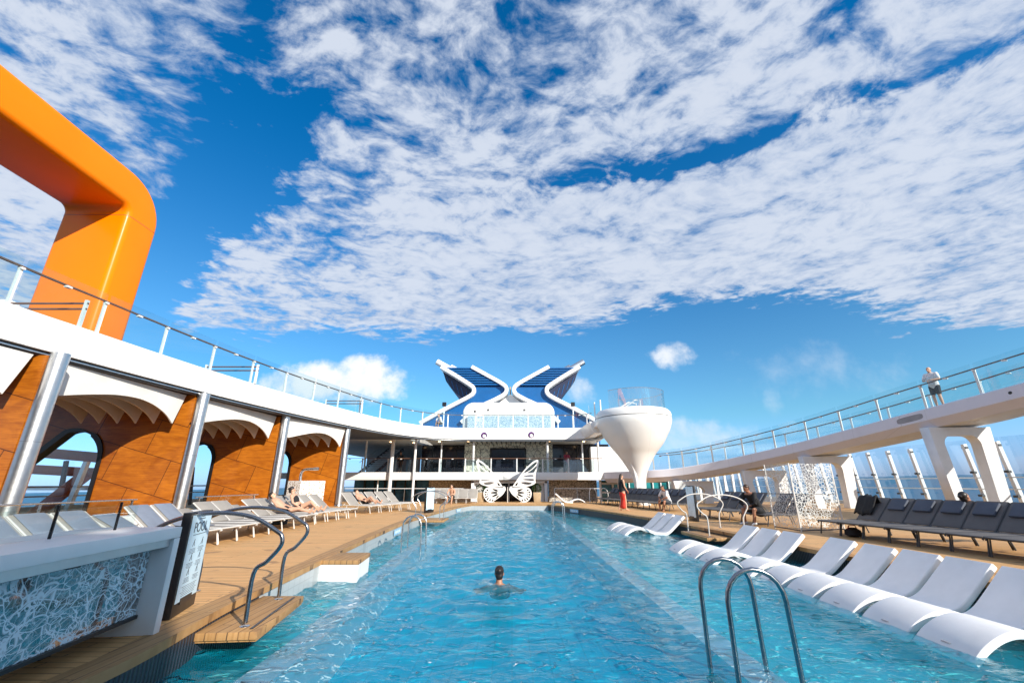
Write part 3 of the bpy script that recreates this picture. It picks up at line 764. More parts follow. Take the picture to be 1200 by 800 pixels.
def arch_window(cx, w, h, z0, n=16):
    """opening: upright right side, round top, raked left side (x grows to the right)"""
    r = w * .30; pts = [(cx, z0)]
    for k in range(n + 1):
        t = k / n * PI * .62
        pts.append((cx - r + r * math.cos(t), h - r + r * math.sin(t)))
    lx_, lz = pts[-1]
    pts += [(lx_ - (w - .5 * r) * .42, lz - (lz - z0) * .42), (cx - w * 1.12, z0)]
    return pts
for i, (x, y) in enumerate(zip(CX, CY)):
    if i == 0: continue
    lbl = ['', 'tall varnished wood wall at the left picture edge beside the near steel column', 'tall varnished wood wall with an arched window behind the glass topped counter', 'tall varnished wood wall with an arched window above the pale towel draped loungers',
           'tall varnished wood wall behind the mosaic shower block'][i]
    w = thing('wood_wall', (x, y, 0), lbl, 'wall', 'varnished wood walls of the promenade')
    x1 = x - .22; xw = -15.5 if i < 4 else -13.7
    if i == 3: xw = -15.0
    wl = -20.4 if i < 3 else (-18.7 if i == 3 else -17.5)
    hole = arch_window(xw, 3.7 if i < 3 else (2.7 if i == 3 else 2.6), 3.18, .02)
    def loop(o): return [(p[0] - x, p[1]) for p in o]
    plate('panel', [loop([(x1, 0), (x1, 4.58), (wl, 4.58), (wl, 0)]), loop(hole)], WOOD, .24, (x, y, 0), parent=w)
    fr = plate('window_frame', [loop([(p[0] + (.10 if k < 10 else -.12), p[1] + (.12 if 2 < k < 19 else 0)) for k, p in enumerate(hole)]), loop([(p[0] - .05 if k < 10 else p[0] + .05, p[1] + (0 if 0 < k < len(hole) - 1 else .03)) for k, p in enumerate(hole)])], BLACK, .34, (x, y, 0), parent=w)
    MB().prism([(p[0], y - .01, p[1]) for p in hole], (0, .02, 0)).build('window_glass', GLASSC, w)
for i in range(4):
    x, y, y2 = CX[i + 1], CY[i], CY[i + 1]
    xs_ = (CX[i] + CX[i + 1]) / 2 - .55
    L = y2 - y - .5
    cv = thing('scalloped_canopy', (xs_, y, 0), ['layered cream canopy with pointed fins at the left picture edge', 'layered cream canopy with pointed fins between the two nearest steel columns', 'layered cream canopy with pointed fins between the second and third steel columns',
          'layered cream canopy with pointed fins above the mosaic shower'][i], 'canopy', 'cream fins under the white deck')
    prof = [(0, 4.56), (0, 3.55), (.06, 3.60), (.22, 3.80), (.42, 4.0), (.58, 4.05), (.68, 4.0), (.76, 3.90), (.83, 3.76), (.885, 3.60), (.93, 3.42), (1.0, 4.56)]
    slant = (CX[i + 1] - CX[i]) / (y2 - y)
    for k in range(6):
        xk = xs_ - .68 * k
        pr_ = spline([(a, b, 0) for a, b in prof[1:11]], 4)
        poly = [(xk, y + .25, 4.56)] + [(xk + slant * p.x * L, y + .25 + p.x * L, p.y) for p in pr_] + [(xk + slant * L, y + .25 + L, 4.56)]
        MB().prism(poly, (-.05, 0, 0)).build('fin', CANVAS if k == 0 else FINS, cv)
# promenade outer side: windscreen posts and a rust-orange lifting frame out beyond the arched windows
pw = thing('outer_windscreen', (-20.6, 6, 0), 'dark posted glass windscreen beyond the arched windows on the sea side', 'windscreen')
for i in range(17):
    MB().bar((-20.6, 4 + i * 2.1, 0), (-20.9, 4 + i * 2.1, 2.3), .14, .14).build('post', GREYF, pw)
MB().bar((-20.7, 4, 1.15), (-20.7, 38, 1.15), .08, .08).build('middle_rail', ALU, pw)
MB().bar((-20.65, 4, .75), (-20.65, 38, .75), .06, .06).build('lower_rail', ALU, pw)
fr = thing('lifting_frame', (-21.8, 19, 0), 'rust orange lifting frame seen through the nearest arched window', 'frame')
MB().bar((-24.0, 19.5, 2.85), (-17.9, 19.5, 2.35), .4, .42).build('top_beam', REDF, fr, bevel=.06)
MB().bar((-24.0, 21, 2.0), (-19.2, 21, 1.75), .35, .42).build('lower_beam', REDF, fr, bevel=.06)
MB().bar((-21.8, 20, -1.0), (-19.0, 20, 1.7), .35, .45).build('brace', REDF, fr, bevel=.06)
MB().bar((-19.0, 19.6, .2), (-18.75, 19.6, 2.4), .18, .18).build('strut', ALU, fr)
MB().box((-22.5, 20.6, 1.0), (-17.9, 20.75, 1.12)).build('crossbar', ALU, fr)

# ------------------------------------------------------------------ orange arch
def arch():
    root = thing('orange_arch', (-16.3, 15, UZ), 'huge glossy orange arch rising behind the glass railing at the upper left', 'arch')
    def ringpath():
        yf, yn, zt = 15.0, -4.5, 12.32; R = 1.0; pts = [(yf, UZ - .05), (yf, 7), (yf, zt - .1 - R)]
        pts += [(yf - R + R * math.cos(t), zt - R + R * math.sin(t)) for t in [k / 10 * PI / 2 for k in range(1, 11)]]
        pts += [(8, zt), (2, zt), (yn + R, zt)]
        pts += [(yn + R - R * math.sin(t), zt - R + R * math.cos(t)) for t in [k / 10 * PI / 2 for k in range(1, 11)]]
        pts += [(yn, 7), (yn, UZ - .05)]; return pts
    path = ringpath()
    # rounded rectangle section: x is the width, second the thickness
    W, T, r = 1.32, .72, .22; sec = []
    for cx, cy, a0 in ((W - r, T - r, 0), (-W + r, T - r, PI / 2), (-W + r, -T + r, PI), (W - r, -T + r, 1.5 * PI)):
        sec += [(cx + r * math.cos(a0 + k / 6 * PI / 2), cy + r * math.sin(a0 + k / 6 * PI / 2)) for k in range(7)]
    n = len(sec); vs_, fs_ = [], []
    for i, p in enumerate(path):
        a = path[max(0, i - 1)]; b = path[min(len(path) - 1, i + 1)]
        t = Vector((b[0] - a[0], b[1] - a[1])).normalized(); nn = Vector((t.y, -t.x))      # outward = away from the hollow
        for sx, st_ in sec: vs_.append((-16.3 + sx, p[0] + nn.x * st_, p[1] + nn.y * st_ ))
    m = len(path)
    fs_ = [(i * n + k, i * n + (k + 1) % n, (i + 1) * n + (k + 1) % n, (i + 1) * n + k) for i in range(m - 1) for k in range(n)]
    MB().add(vs_, fs_).build('body', ORANGE, root, smooth=True, auto=1.2)
    # seam below the corner
    v2 = [(-16.3 + sx * 1.002, 15.0 + st_ * 1.003, z) for z in (11.22, 11.245) for sx, st_ in [(a * 1.001, b * 1.001) for a, b in sec]]
    v2 = [(x, y, z + (.0)) for x, y, z in v2]
    MB().add(v2, [(k, (k + 1) % n, n + (k + 1) % n, n + k) for k in range(n)]).build('seam', REDF, root)
arch()
# small white vent on the deck by the arch, and low bench rails behind the railing
for u, v, lb in ((14, 345, 'small white vent cap behind the railing left of the orange arch'),):
    c = on_x(u, v, -15.5); t = thing('deck_vent', (c.x, c.y, UZ), lb, 'vent')
    MB().lathe([(.14, UZ), (.14, UZ + .55), (.26, UZ + .6), (.28, UZ + .85), (.2, UZ + .95)], 20, (c.x, c.y, 0)).build('cowl', WHITE2, t, smooth=True)
    MB().lathe([(.2, UZ - .3), (.2, UZ + .05)], 20, (c.x, c.y, 0)).build('base', WHITE2, t)
for y in (11.9, 19.3, 28.0):
    xx = -14.0 if y < 13 else (-13.0 if y < 22 else -11.0)
    t = thing('cross_rail', (xx, y, UZ), {11.9: 'low twin cross rail on the upper deck in front of the orange arch', 19.3: 'low twin cross rail on the upper deck right of the orange arch', 28.0: 'low twin cross rail at the far bend of the upper deck'}[y], 'rail')
    for z in (.62, .80): MB().bar((xx - 1.3, y, UZ + z), (xx + 1.2, y, UZ + z), .05, .05).build('bar', RAILW, t)
    for dx in (-1.25, 1.15): MB().bar((xx + dx, y, UZ), (xx + dx, y, UZ + .9), .08, .08).build('post', WHITE2, t)

# ------------------------------------------------------------------ funnel
def funnel():
    root = thing('ship_funnel', (0, 62, UZ), 'blue and white crossed funnel with louvred tops above the upper deck', 'funnel')
    for s in (-1, 1):
        def S(pts): return [(s * p[0] + (-.25 if True else 0), p[1]) for p in pts]
        outer = [(-10.3, 17.7), (-8.2, 16.45), (-6.0, 15.05), (-5.35, 14.45), (-5.4, 13.75), (-6.2, 13.1), (-9.2, 11.5), (-12.9, 9.4)]
        inner = [(-5.75, 17.7), (-3.4, 16.4), (-1.15, 15.1), (-.55, 14.4), (-.85, 13.6), (-2.2, 12.8), (-4.6, 11.6), (-7.0, 9.5)]
        zc = 15.15
        low = [p for p in outer if p[1] <= 14.6] + [(-12.7, 6), (-4, 6), (-4.6, 11.6)] + [p for p in inner[::-1] if 11.6 < p[1] < 14.6][0:]
        low = [(-5.75, zc - .3)] + low + [(-1.0, zc - .3)]
        plate('blue_body', [S(low)], FUNB, 2.6, (0, 63.2, 0), parent=root)
        up = [(-10.3, 17.7), (-5.75, 17.7), (-1.2, zc - .3), (-5.9, zc - .3)]
        plate('louvre_backing', [S(up)], NAVY, 2.0, (0, 63.3, 0), parent=root)
        for k in range(8):
            z = zc - .2 + k * .35; xo = interp([(14.4, -5.4), (15.05, -6.0), (16.45, -8.2), (17.75, -10.3)], z); xi = interp([(14.4, -.6), (15.1, -1.2), (16.4, -3.4), (17.75, -5.8)], z)
            plate('louvre_slat', [S([(xo, z), (xi, z), (xi, z + .2), (xo, z + .2)])], FUNB, .9, (0, 61.9, 0), parent=root)
            for j in range(3):
                xx = xo + (xi - xo) * (.18 + .3 * j + .1 * ((k * 7 + j * 3) % 5) / 5)
                if (k + j) % 2: plate('louvre_glint', [S([(xx, z + .21), (xx + .9, z + .21), (xx + .9, z + .30), (xx, z + .30)])], ALU, .3, (0, 62.2, 0), parent=root)
        for path in (outer, inner):
            pp = spline([(x, z, 0) for x, z in path], 6)
            MB().sweep([(0, 0, 0)] * 0 + [(s * p.x - .25, 61.6, p.y) for p in pp], [(-.001, 0)], [(0, 1)] * len(pp), False) if False else None
            m_ = MB(); n = len(pp); v = []
            for i, p in enumerate(pp):
                a = pp[max(0, i - 1)]; b = pp[min(n - 1, i + 1)]; d = (b - a).normalized(); q = Vector((d.y, -d.x, 0)) * .27
                for yy in (61.2, 64.6): v += [(s * (p.x + q.x) - .25, yy, p.y + q.y), (s * (p.x - q.x) - .25, yy, p.y - q.y)]
            f = [(4 * i + a, 4 * i + 4 + a, 4 * i + 4 + b, 4 * i + b) for i in range(n - 1) for a, b in ((0, 1), (1, 3), (3, 2), (2, 0))] + [(0, 1, 3, 2), (4 * n - 4, 4 * n - 2, 4 * n - 1, 4 * n - 3)]
            m_.add(v, f).build('white_trim', WHITE, root, bevel=.06)
        plate('side_grille', [S([(-10.2, 17.3), (-9.7, 15.9), (-7.3, 12.9), (-6.3, 13.3), (-5.6, 14.2), (-8.2, 16.2)])], NAVY, 4.0, (0, 65.0, 0), parent=root)
        for k in range(5):
            a = (-9.6 + k * .75, 16.3 - k * .55); MB().bar((s * a[0] - .25, 62.95, a[1] + .2), (s * (a[0] + .45) - .25, 62.95, a[1] - 1.1 - .1 * k), .05, .07).build('grille_bar', FUNB, root)
        for dx, dz, yy in ((0, 0, 63.0), (.5, -.35, 64.6), (1.6, .1, 66.5)):
            MB().tube([(s * (-11.2 + dx) - .25, yy, 18.9 + dz), (s * (-8.0 + dx) - .25, yy, 17.1 + dz)], .45, 16).build('exhaust_pipe', ALU if s < 0 else WHITE2, root, smooth=True)
    # saddle between the two wings
    MB().prism([(-3.8, 62.4, 11), (-1.4, 62.4, 12.9), (-.25, 62.4, 13.8), (.9, 62.4, 12.9), (3.3, 62.4, 11)], (0, 2.6, 0)).build('saddle', WHITE, root)
    MB().tube([(-.25, 63, 13.6), (-.25, 63, 15.0)], .1, 8).build('mast', POT, root)
funnel()
# rounded white deckhouse before the funnel
dh = thing('deckhouse', (-.4, 47, UZ), 'rounded white deckhouse on the upper deck in front of the funnel', 'deckhouse')
def rr(x0, x1, z0, z1, r, n=8):
    out = [(x1, z0)]
    out += [(x1 - r + r * math.cos(t), z1 - r + r * math.sin(t)) for t in [k / n * PI / 2 for k in range(n + 1)]]
    out += [(x0 + r - r * math.sin(t), z1 - r + r * math.cos(t)) for t in [k / n * PI / 2 for k in range(n + 1)]]
    return out + [(x0, z0)]
plate('shell', [rr(-4.95, 4.25, UZ - .03, 9.2, .9)], WHITE, 5, (0, 47.6, 0), parent=dh, bevel=.22)
for x, z in ((-3.9, 8.35), (-2.5, 8.5), (1.3, 8.5)): MB().lathe([(.14, 0), (.14, .2)], 12, (x, 44.95, z)).build('floodlight', GREYF, dh)
MB().box((-4.6, 44.5, UZ), (4.0, 44.7, UZ + 2.25)).build('mosaic_band', RAILPAT, dh)
for x, lb in ((-8.9, 'left'), (8.0, 'right')):
    c = thing('floodlight_mast', (x, 56, UZ), 'small dark floodlight on the funnel slope at its ' + ('left foot' if x < 0 else 'right foot'), 'floodlight')
    MB().tube([(x, 56, UZ), (x, 56, 10.9)], .08, 8).build('post', WHITE2, c); MB().box((x - .25, 55.8, 10.9), (x + .25, 56.2, 11.4)).build('lamp_head', BLACK, c)

# ------------------------------------------------------------------ balloon-shaped tower
tw = thing('balloon_tower', (8.2, 29, 0), 'white balloon shaped lookout tower on a slim curved stem', 'tower')
prof = [(.46, 0, .15, 0), (.38, .5, .08, 0), (.36, .9, .05, 0), (.43, 1.6, .03, 0), (.66, 2.2, 0, 0), (1.15, 3.0, -.03, 0), (1.52, 3.45, -.02, 0), (1.81, 3.85, 0, 0), (2.06, 4.25, -.02, 0), (2.25, 4.60, -.02, 0), (2.40, 4.95, -.04, 0), (2.46, 5.2, -.04, 0), (2.46, 5.38, -.04, 0)]
pp = spline([(p[0], p[1], p[2]) for p in prof], 4)
MB().lathe([(p.x, p.y, p.z, 0) for p in pp], 64, (8.2, 29, 0)).build('bowl', WHITE, tw, smooth=True, auto=1.2)
MB().lathe([(2.40, 5.385), (2.40, 5.42)], 64, (8.16, 29, 0)).build('seam', GREYF, tw, smooth=True)
MB().lathe([(2.46, 5.425), (2.47, 5.6), (2.42, 5.75), (2.28, 5.90), (2.18, 5.93), (2.10, 5.80), (.1, 5.78)], 64, (8.16, 29, 0)).build('rim', WHITE, tw, smooth=True, auto=.7)
v, f = [], []; n = 44
for k in range(n + 1):
    t = -2.6 + k / n * 4.4
    v += [(8.16 + 2.12 * math.cos(t), 29 + 2.12 * math.sin(t), 5.9), (8.16 + 2.12 * math.cos(t), 29 + 2.12 * math.sin(t), 7.12)]
MB().add(v, [(2 * k, 2 * k + 2, 2 * k + 3, 2 * k + 1) for k in range(n)]).build('glass_screen', GLASST, tw, smooth=True)
MB().tube([v[2 * k + 1] for k in range(n + 1)], .018, 6).build('top_edge', ALU, tw, smooth=True)
MB().tube([(7.2, 28, 5.9), (8.2, 28.2, 6.55), (8.5, 28.2, 6.5), (8.5, 28.2, 5.85)], .05, 8).build('stair_rail', WHITE2, tw)
MB().tube([(6.9, 28.6, 5.9), (7.9, 28.8, 6.5), (8.4, 28.8, 6.4), (8.4, 28.8, 5.85)], .05, 8).build('stair_rail', WHITE2, tw)
# spine along the bowl and the bridge to the upper deck
MB().tube([(6.05 , 27.75, 5.36), (6.55, 27.75, 4.55), (7.05, 28.0, 3.7), (7.5, 28.4, 2.9), (7.83, 28.62, 2.1), (7.95, 28.66, 1.4), (7.9, 28.68, .2)], [.02, .10, .12, .12, .11, .09, .05], 10).build('spine', WHITE, tw, smooth=True)
br = thing('gangway', (6.9, 32, UZ), 'white gangway joining the upper deck to the balloon tower', 'gangway')
MB().prism([(5.6, 31.2, 5.55), (6.95, 31.2, 5.55), (6.95, 31.2, 4.95), (6.5, 31.2, 4.72), (5.9, 31.2, 4.72)], (.0, 4.6, 0)).build('walkway', WHITE, br, bevel=.04)
MB().box((5.9, 30.2, 5.1), (7.4, 31.6, 5.55)).build('landing', WHITE, br, bevel=.05)
MB().tube([(6.0, 31.0, 5.5), (6.0, 31.0, 6.9)], .05, 8).build('post', WHITE2, br); MB().tube([(6.35, 30.6, 5.5), (6.35, 30.6, 7.0)], .05, 8).build('post', WHITE2, br)
v, f = [], []
for k in range(13):
    t = PI * .55 + k / 12 * 1.5
    v += [(6.9 + 1.25 * math.cos(t), 31.4 + 1.25 * math.sin(t), 5.55), (6.9 + 1.25 * math.cos(t), 31.4 + 1.25 * math.sin(t), 6.75)]
MB().add(v, [(2 * k, 2 * k + 2, 2 * k + 3, 2 * k + 1) for k in range(12)]).build('curved_glass', GLASS, br, smooth=True)

# ------------------------------------------------------------------ right-hand ramp deck on portal frames
RP = spline([(7.4, 36.0, 2.15), (8.6, 33.9, 2.15), (9.6, 31.9, 2.17), (11.6, 30.9, 2.32), (13.7, 29.2, 2.72), (15.6, 27.0, 3.22), (16.7, 24.9, 3.60), (17.5, 22.7, 3.95), (18.15, 20.5, 4.28), (19.0, 17.8, 4.68), (19.66, 16.0, 4.98), (20.4, 13.2, 5.35), (20.9, 9.5, 5.6), (21.0, 3, 5.65), (21.0, -12, 5.65)], 8)
nR = plan_normals(RP, -1)
ramp = thing('ramp_deck', (18, 20, 0), 'white curved ramp deck with shade tinted edge, rising along the right side on portal frames', 'ramp')
MB().sweep(RP, [(0, 0), (-.03, -.04), (-.03, -.50), (.30, -.82), (.36, -.82), (.36, 0)], nR).build('fascia', SHADEWHITE, ramp, smooth=True, auto=.5)
MB().sweep(RP, [(.37, -.03), (.37, -.8), (2.5, -.8), (2.62, -.45), (2.62, -.03)], nR).build('deck_slab', CANVAS, ramp, smooth=True, auto=.5)
for u, v in ((1022, 507), (1184, 461)):
    pass
for i in (55, 63, 71, 79):
    p, n = RP[i], nR[i]; MB().lathe([(.07, -.83), (.09, -.80)], 12, (p.x + n[0] * 1.0, p.y + n[1] * 1.0, p.z)).build('downlight', WHITE2, ramp)
def inset(i0, w, h):
    p = RP[i0]; q = RP[i0 + 1]; t = (q - p).normalized(); n = Vector((nR[i0][0], nR[i0][1], 0))
    return p, t, n
p, t, n = inset(66, 0, 0)
pts = [p - n * .034 + t * (a * .55) + Vector((0, 0, -.27 + b * .13)) for a, b in [(math.copysign(abs(math.cos(k * PI / 12)) ** .5, math.cos(k * PI / 12)), math.copysign(abs(math.sin(k * PI / 12)) ** .5, math.sin(k * PI / 12))) for k in range(24)]]
MB().prism([tuple(q) for q in pts], tuple(n * .02)).build('speaker_grille', RUBBER, ramp)
p, t, n = inset(78, 0, 0)
pts = [p - n * .034 + t * (.06 * math.cos(k * PI / 8)) + Vector((0, 0, -.25 + .06 * math.sin(k * PI / 8))) for k in range(16)]
MB().prism([tuple(q) for q in pts], tuple(n * .02)).build('camera_dome', BLACK, ramp)
rail_in = RP[16:106]
railing('glass_railing', rail_in, 'inner glass railing of the ramp deck with a brown top rail on the pool side', side=-1, gap=2.0, start=.5, inset=.16)
outp = [Vector((p.x + n[0] * 2.45, p.y + n[1] * 2.45, p.z)) for p, n in zip(RP, nR)][16:106]
railing('glass_railing', outp, 'outer glass railing of the ramp deck on its sea side behind the standing man', side=1, gap=2.0, start=1.0, inset=.1)
# portal frames
def zramp(y): return interp(sorted([(p.y, p.z) for p in RP]), y)
def xramp(y): return interp(sorted([(p.y, p.x) for p in RP]), y)
for k, (y, lb) in enumerate(((31.3, 'farthest white portal frame under the ramp beside the balloon tower'), (28.6, 'white portal frame under the ramp behind the seated man in black'), (25.3, 'white portal frame under the ramp behind the mosaic screen'), (19.4, 'nearest white portal frame under the ramp below the standing man'), (13.2, 'white portal frame under the ramp at the right picture edge'))):
    x = xramp(y) + (.15 if k > 1 else .6); zt = zramp(y) - .80; w = 2.35
    pf = thing('portal_frame', (x, y, 0), lb, 'portal frame', 'white portal frames under the ramp')
    r = .42; o = [(.0 + .10, 0), (-.18, zt), (w + .18, zt), (w + .02, 0)]
    hole = [(.52, .02), (.30, zt - .32 - r)] + [(.30 + r - r * math.cos(t), zt - .32 - r + r * math.sin(t)) for t in [q / 8 * PI / 2 for q in range(1, 9)]] + \
        [(w - .42 - r + r * math.sin(t), zt - .32 - r + r * math.cos(t)) for t in [q / 8 * PI / 2 for q in range(0, 9)]] + [(w - .48, .02)]
    outl = [(.10, 0), (-.18, zt), (w + .18, zt), (w + .02, 0), (w - .48, 0)] + hole[::-1] + [(.52, 0)]
    plate('frame', [outl], WHITE2, .42, (x, y, 0), parent=pf, bevel=.02)
# hull-side windscreen
ws = thing('hull_windscreen', (22.2, 10, 0), 'tall glass windscreen with white bracketed posts along the right hull side', 'windscreen')
nw = 42
for i in range(nw):
    y = -4.0 + i * 1.5
    MB().bar((22.45, y, 0), (22.15, y, 3.12), .17, .16, (0, 1, 0)).build('post', WHITE2, ws, bevel=.02)
    if i < 24:
        for z in (.7, 1.75, 2.9): MB().box((22.18 - .03 * z, y - .1, z), (22.32 - .03 * z, y + .1, z + .1)).build('bracket', GREYF, ws)
    if i < nw - 1: MB().add([(22.62, y + .02, .05), (22.62, y + 1.48, .05), (22.30, y + 1.48, 3.32), (22.30, y + .02, 3.32)], [(0, 1, 2, 3)]).build('glass_panel', GLASSB, ws)
for z in (1.05, 1.55): MB().bar((22.1, -4, z), (22.1, 57, z), .05, .05).build('rail', ALU, ws)
# hull edge below
struct(MB().box((-23, -14, -1.6), (-22.7, 70, .25)).build('hull_side', WHITE2)); struct(MB().box((22.7, -14, -1.6), (23, 70, .2)).build('hull_side', WHITE2))
# teal windscreen posts toward the tower
tb = thing('far_windscreen', (14.5, 36, 0), 'teal tinted windscreen with white posts right of the tower stem', 'windscreen')
for i in range(8): MB().bar((12.2 + i * .95, 34.5 + i * .55, 0), (12.2 + i * .95, 34.5 + i * .55, 2.2), .16, .14).build('post', WHITE2, tb)
for i in range(7): MB().add([(12.2 + i * .95, 34.6 + i * .55, 0), (13.15 + i * .95, 35.15 + i * .55, 0), (13.15 + i * .95, 35.15 + i * .55, 2.25), (12.2 + i * .95, 34.6 + i * .55, 2.25)], [(0, 1, 2, 3)]).build('glass_panel', GLASSB, tb)

# ------------------------------------------------------------------ unseen house added behind the viewer to shade the counter and near left deck
fh = thing('unseen_shade_house', (-6, -9, 0), 'unseen white house with an open top, added behind the viewpoint to shade the counter', 'superstructure')
MB().box((-22, -12, 0), (7.0, -7, 7.6)).build('wall', WHITE2, fh, bevel=.05)
for x in range(-20, 8, 3): MB().box((x, -6.99, 1.0), (x + 2.2, -6.95, 2.6)).build('window', BLKGLOSS, fh); MB().box((x, -6.99, 4.0), (x + 2.2, -6.95, 5.4)).build('window', BLKGLOSS, fh)
MB().box((-22, -12, 8.4), (7.0, -6.9, 9.0)).build('roof', WHITE2, fh, bevel=.05)
for x in range(-21, 9, 2): MB().bar((x, -7.4, 7.6), (x, -7.4, 8.4), .5, .3).build('post', WHITE2, fh)

# ================================================================== FURNITURE
NTH = ['first', 'second', 'third', 'fourth', 'fifth', 'sixth', 'seventh', 'eighth', 'ninth', 'tenth', 'eleventh', 'twelfth', 'thirteenth', 'fourteenth', 'fifteenth', 'sixteenth', 'seventeenth', 'eighteenth', 'nineteenth', 'twentieth']
LONG_MASTERS = {}
def deck_lounger(kind, ang, pillow=None, towel=None):
    key = (kind, ang, bool(pillow), bool(towel))
    if key in LONG_MASTERS: return LONG_MASTERS[key], False
    sm, fm = (SLING, GREYF) if kind == 'dark' else (TAUPE, WFRAME)
    t = thing('sun_lounger', (0, 0, 0), 'x', 'sun lounger')
    W = .30; a = math.radians(ang); hx = 1.18; L = .80; zt = .34
    ex, ez = hx + L * math.cos(a), zt + L * math.sin(a)
    MB().box((.03, -W, zt - .012), (hx, W, zt + .012)).build('seat', sm, t, bevel=.008)
    d = Vector((math.cos(a), 0, math.sin(a))); nrm = Vector((-d.z, 0, d.x))
    bp = [Vector((hx, 0, zt)) + d * s for s in (0.02, .25, .55, L)]
    MB().sweep([tuple(p) for p in bp], [(-W, 0), (W, 0), (W, .024), (-W, .024)], [(0, 1)] * 4).build('backrest', sm, t, bevel=.006)
    fr = MB()
    for s in (-1, 1):
        fr.tube([(.0, s * W, zt - .05), (.02, s * (W + .015), zt), (hx, s * (W + .015), zt), (hx + .42, s * (W + .015), zt)], .019, 8)
        fr.tube([(hx, s * (W + .01), zt), (ex, s * (W + .01), ez)], .017, 8)
    fr.tube([(.0, -W - .015, zt - .005), (.0, W + .015, zt - .005)], .019, 8).tube([(ex, -W, ez), (ex, W, ez)], .017, 8)
    fr.tube([(hx + .4, -W, zt), (hx + .55 * L * math.cos(a) , 0, zt + .52 * L * math.sin(a)), (hx + .4, W, zt)], .011, 6)
    fr.build('frame', fm, t, smooth=True)
    for x0, x1 in ((.10, .02), (hx + .18, hx + .28)):
        MB().tube([(x1, -W - .01, 0.012), (x0, -W - .01, zt - .02), (x0, W + .01, zt - .02), (x1, W + .01, .012)], .018, 8).build('leg', fm, t, smooth=True)
    MB().bar((.35, -W, zt - .025), (.35, W, zt - .025), .05, .02).bar((.85, -W, zt - .025), (.85, W, zt - .025), .05, .02).build('cross_slat', fm, t)
    if pillow:
        c = Vector((hx, 0, zt)) + d * .56 + nrm * .05
        vs_ = []
        pl = MB().box((-.17, -.21, -.028), (.17, .21, .028))
        R = Matrix((d, Vector((0, 1, 0)), nrm)).transposed(); pl.v = [tuple(R @ Vector(v) + c) for v in pl.v]
        pl.build('headrest_pillow', pillow, t, bevel=.02, seg=3)
    if towel:
        pts = [tuple(Vector((hx, 0, zt)) + d * s + nrm * .03) for s in (.80, .5, .25, .04)] + [(hx - .3, 0, zt + .022), (hx - .6, 0, zt + .02)]
        MB().sweep(pts, [(-.24, 0), (.24, 0), (.24, .012), (-.24, .012)], [(0, 1)] * len(pts)).build('draped_towel', towel, t, bevel=.004)
    LONG_MASTERS[key] = t
    return t, True
def put_lounger(foot, head_dir, kind, ang, label, group, pillow=None, towel=None):
    t, first = deck_lounger(kind, ang, pillow, towel)
    rz = math.atan2(head_dir[1], head_dir[0])
    loc = (foot[0], foot[1], 0)
    if first: t.location = loc; t.rotation_euler = (0, 0, rz); t['label'] = label; t['group'] = group; return t
    return dup(t, loc, rz, label, group)

# near right row, charcoal with slate pillows
for i in range(11):
    y = 12.35 - i * .655; x = 8.35 + (12.9 - y) * .115
    lab = '%s charcoal lounger counted from the mosaic screen toward the near right corner' % NTH[i]
    if i == 0: lab = 'charcoal sun lounger nearest the white mosaic screen, draped with a dark jacket'
    put_lounger((x, y), (1, .115), 'dark', 45, lab, 'charcoal loungers in the near right row', pillow=PILLOW if i else None)
# middle right group behind the seated man in black
for i, (x, y) in enumerate(((8.0, 14.9), (7.9, 15.6), (7.75, 16.9), (7.7, 17.6), (7.62, 18.3), (7.55, 19.0))):
    put_lounger((x, y), (1, .12), 'dark', 50, '%s of six charcoal loungers beyond the mosaic screen, counted away from it' % NTH[i], 'charcoal loungers around the man in black', pillow=PILLOW)
# far right row
for i in range(15):
    t = i / 14; x, y = (7.45 - 1.9 * t, 22.3 + 8.6 * t)
    put_lounger((x, y), (1, .24), 'dark', 55, '%s charcoal lounger in the far row before the tower, counted from its near end' % NTH[i], 'charcoal loungers in the far right row', pillow=PILLOW)
# left rows, pale
for i in range(8):
    y = 3.6 + i * .70
    put_lounger((-6.45 , y), (-1, .05), 'pale', 33, '%s towel draped lounger behind the glass topped counter, counted from the near end' % NTH[i], 'towel draped loungers behind the counter', towel=TOWELB)
for i in range(9):
    y = 9.35 + i * .70
    put_lounger((-6.5 - .0 * i, y), (-1, .06), 'pale', 36 if i % 3 else 24, '%s pale sun lounger from the POOL sign board toward the mosaic shower' % NTH[i], 'pale loungers between the sign and the shower', towel=TOWELB if i in (0, 1, 2) else None)
for i in range(4):
    put_lounger((-6.6 + i * .1, 16.0 + i * .75), (-1, .1), 'pale', 40, '%s of four pale loungers before the mosaic shower, counted from the near end' % NTH[i], 'pale loungers by the shower')
for i in range(5):
    put_lounger((-6.2 + i * .26, 20.8 + i * .82), (-.93, .36), 'pale', 42, '%s pale lounger of the angled group by the galleries, counted from the near end' % NTH[i], 'angled pale loungers before the galleries')
for i in range(5):
    put_lounger((-5.5 + i * .68, 31.0), (0, 1), 'pale', 45, '%s pale lounger facing the pool left of the butterfly wings, counted from the left' % NTH[i], 'pale loungers facing the pool end')

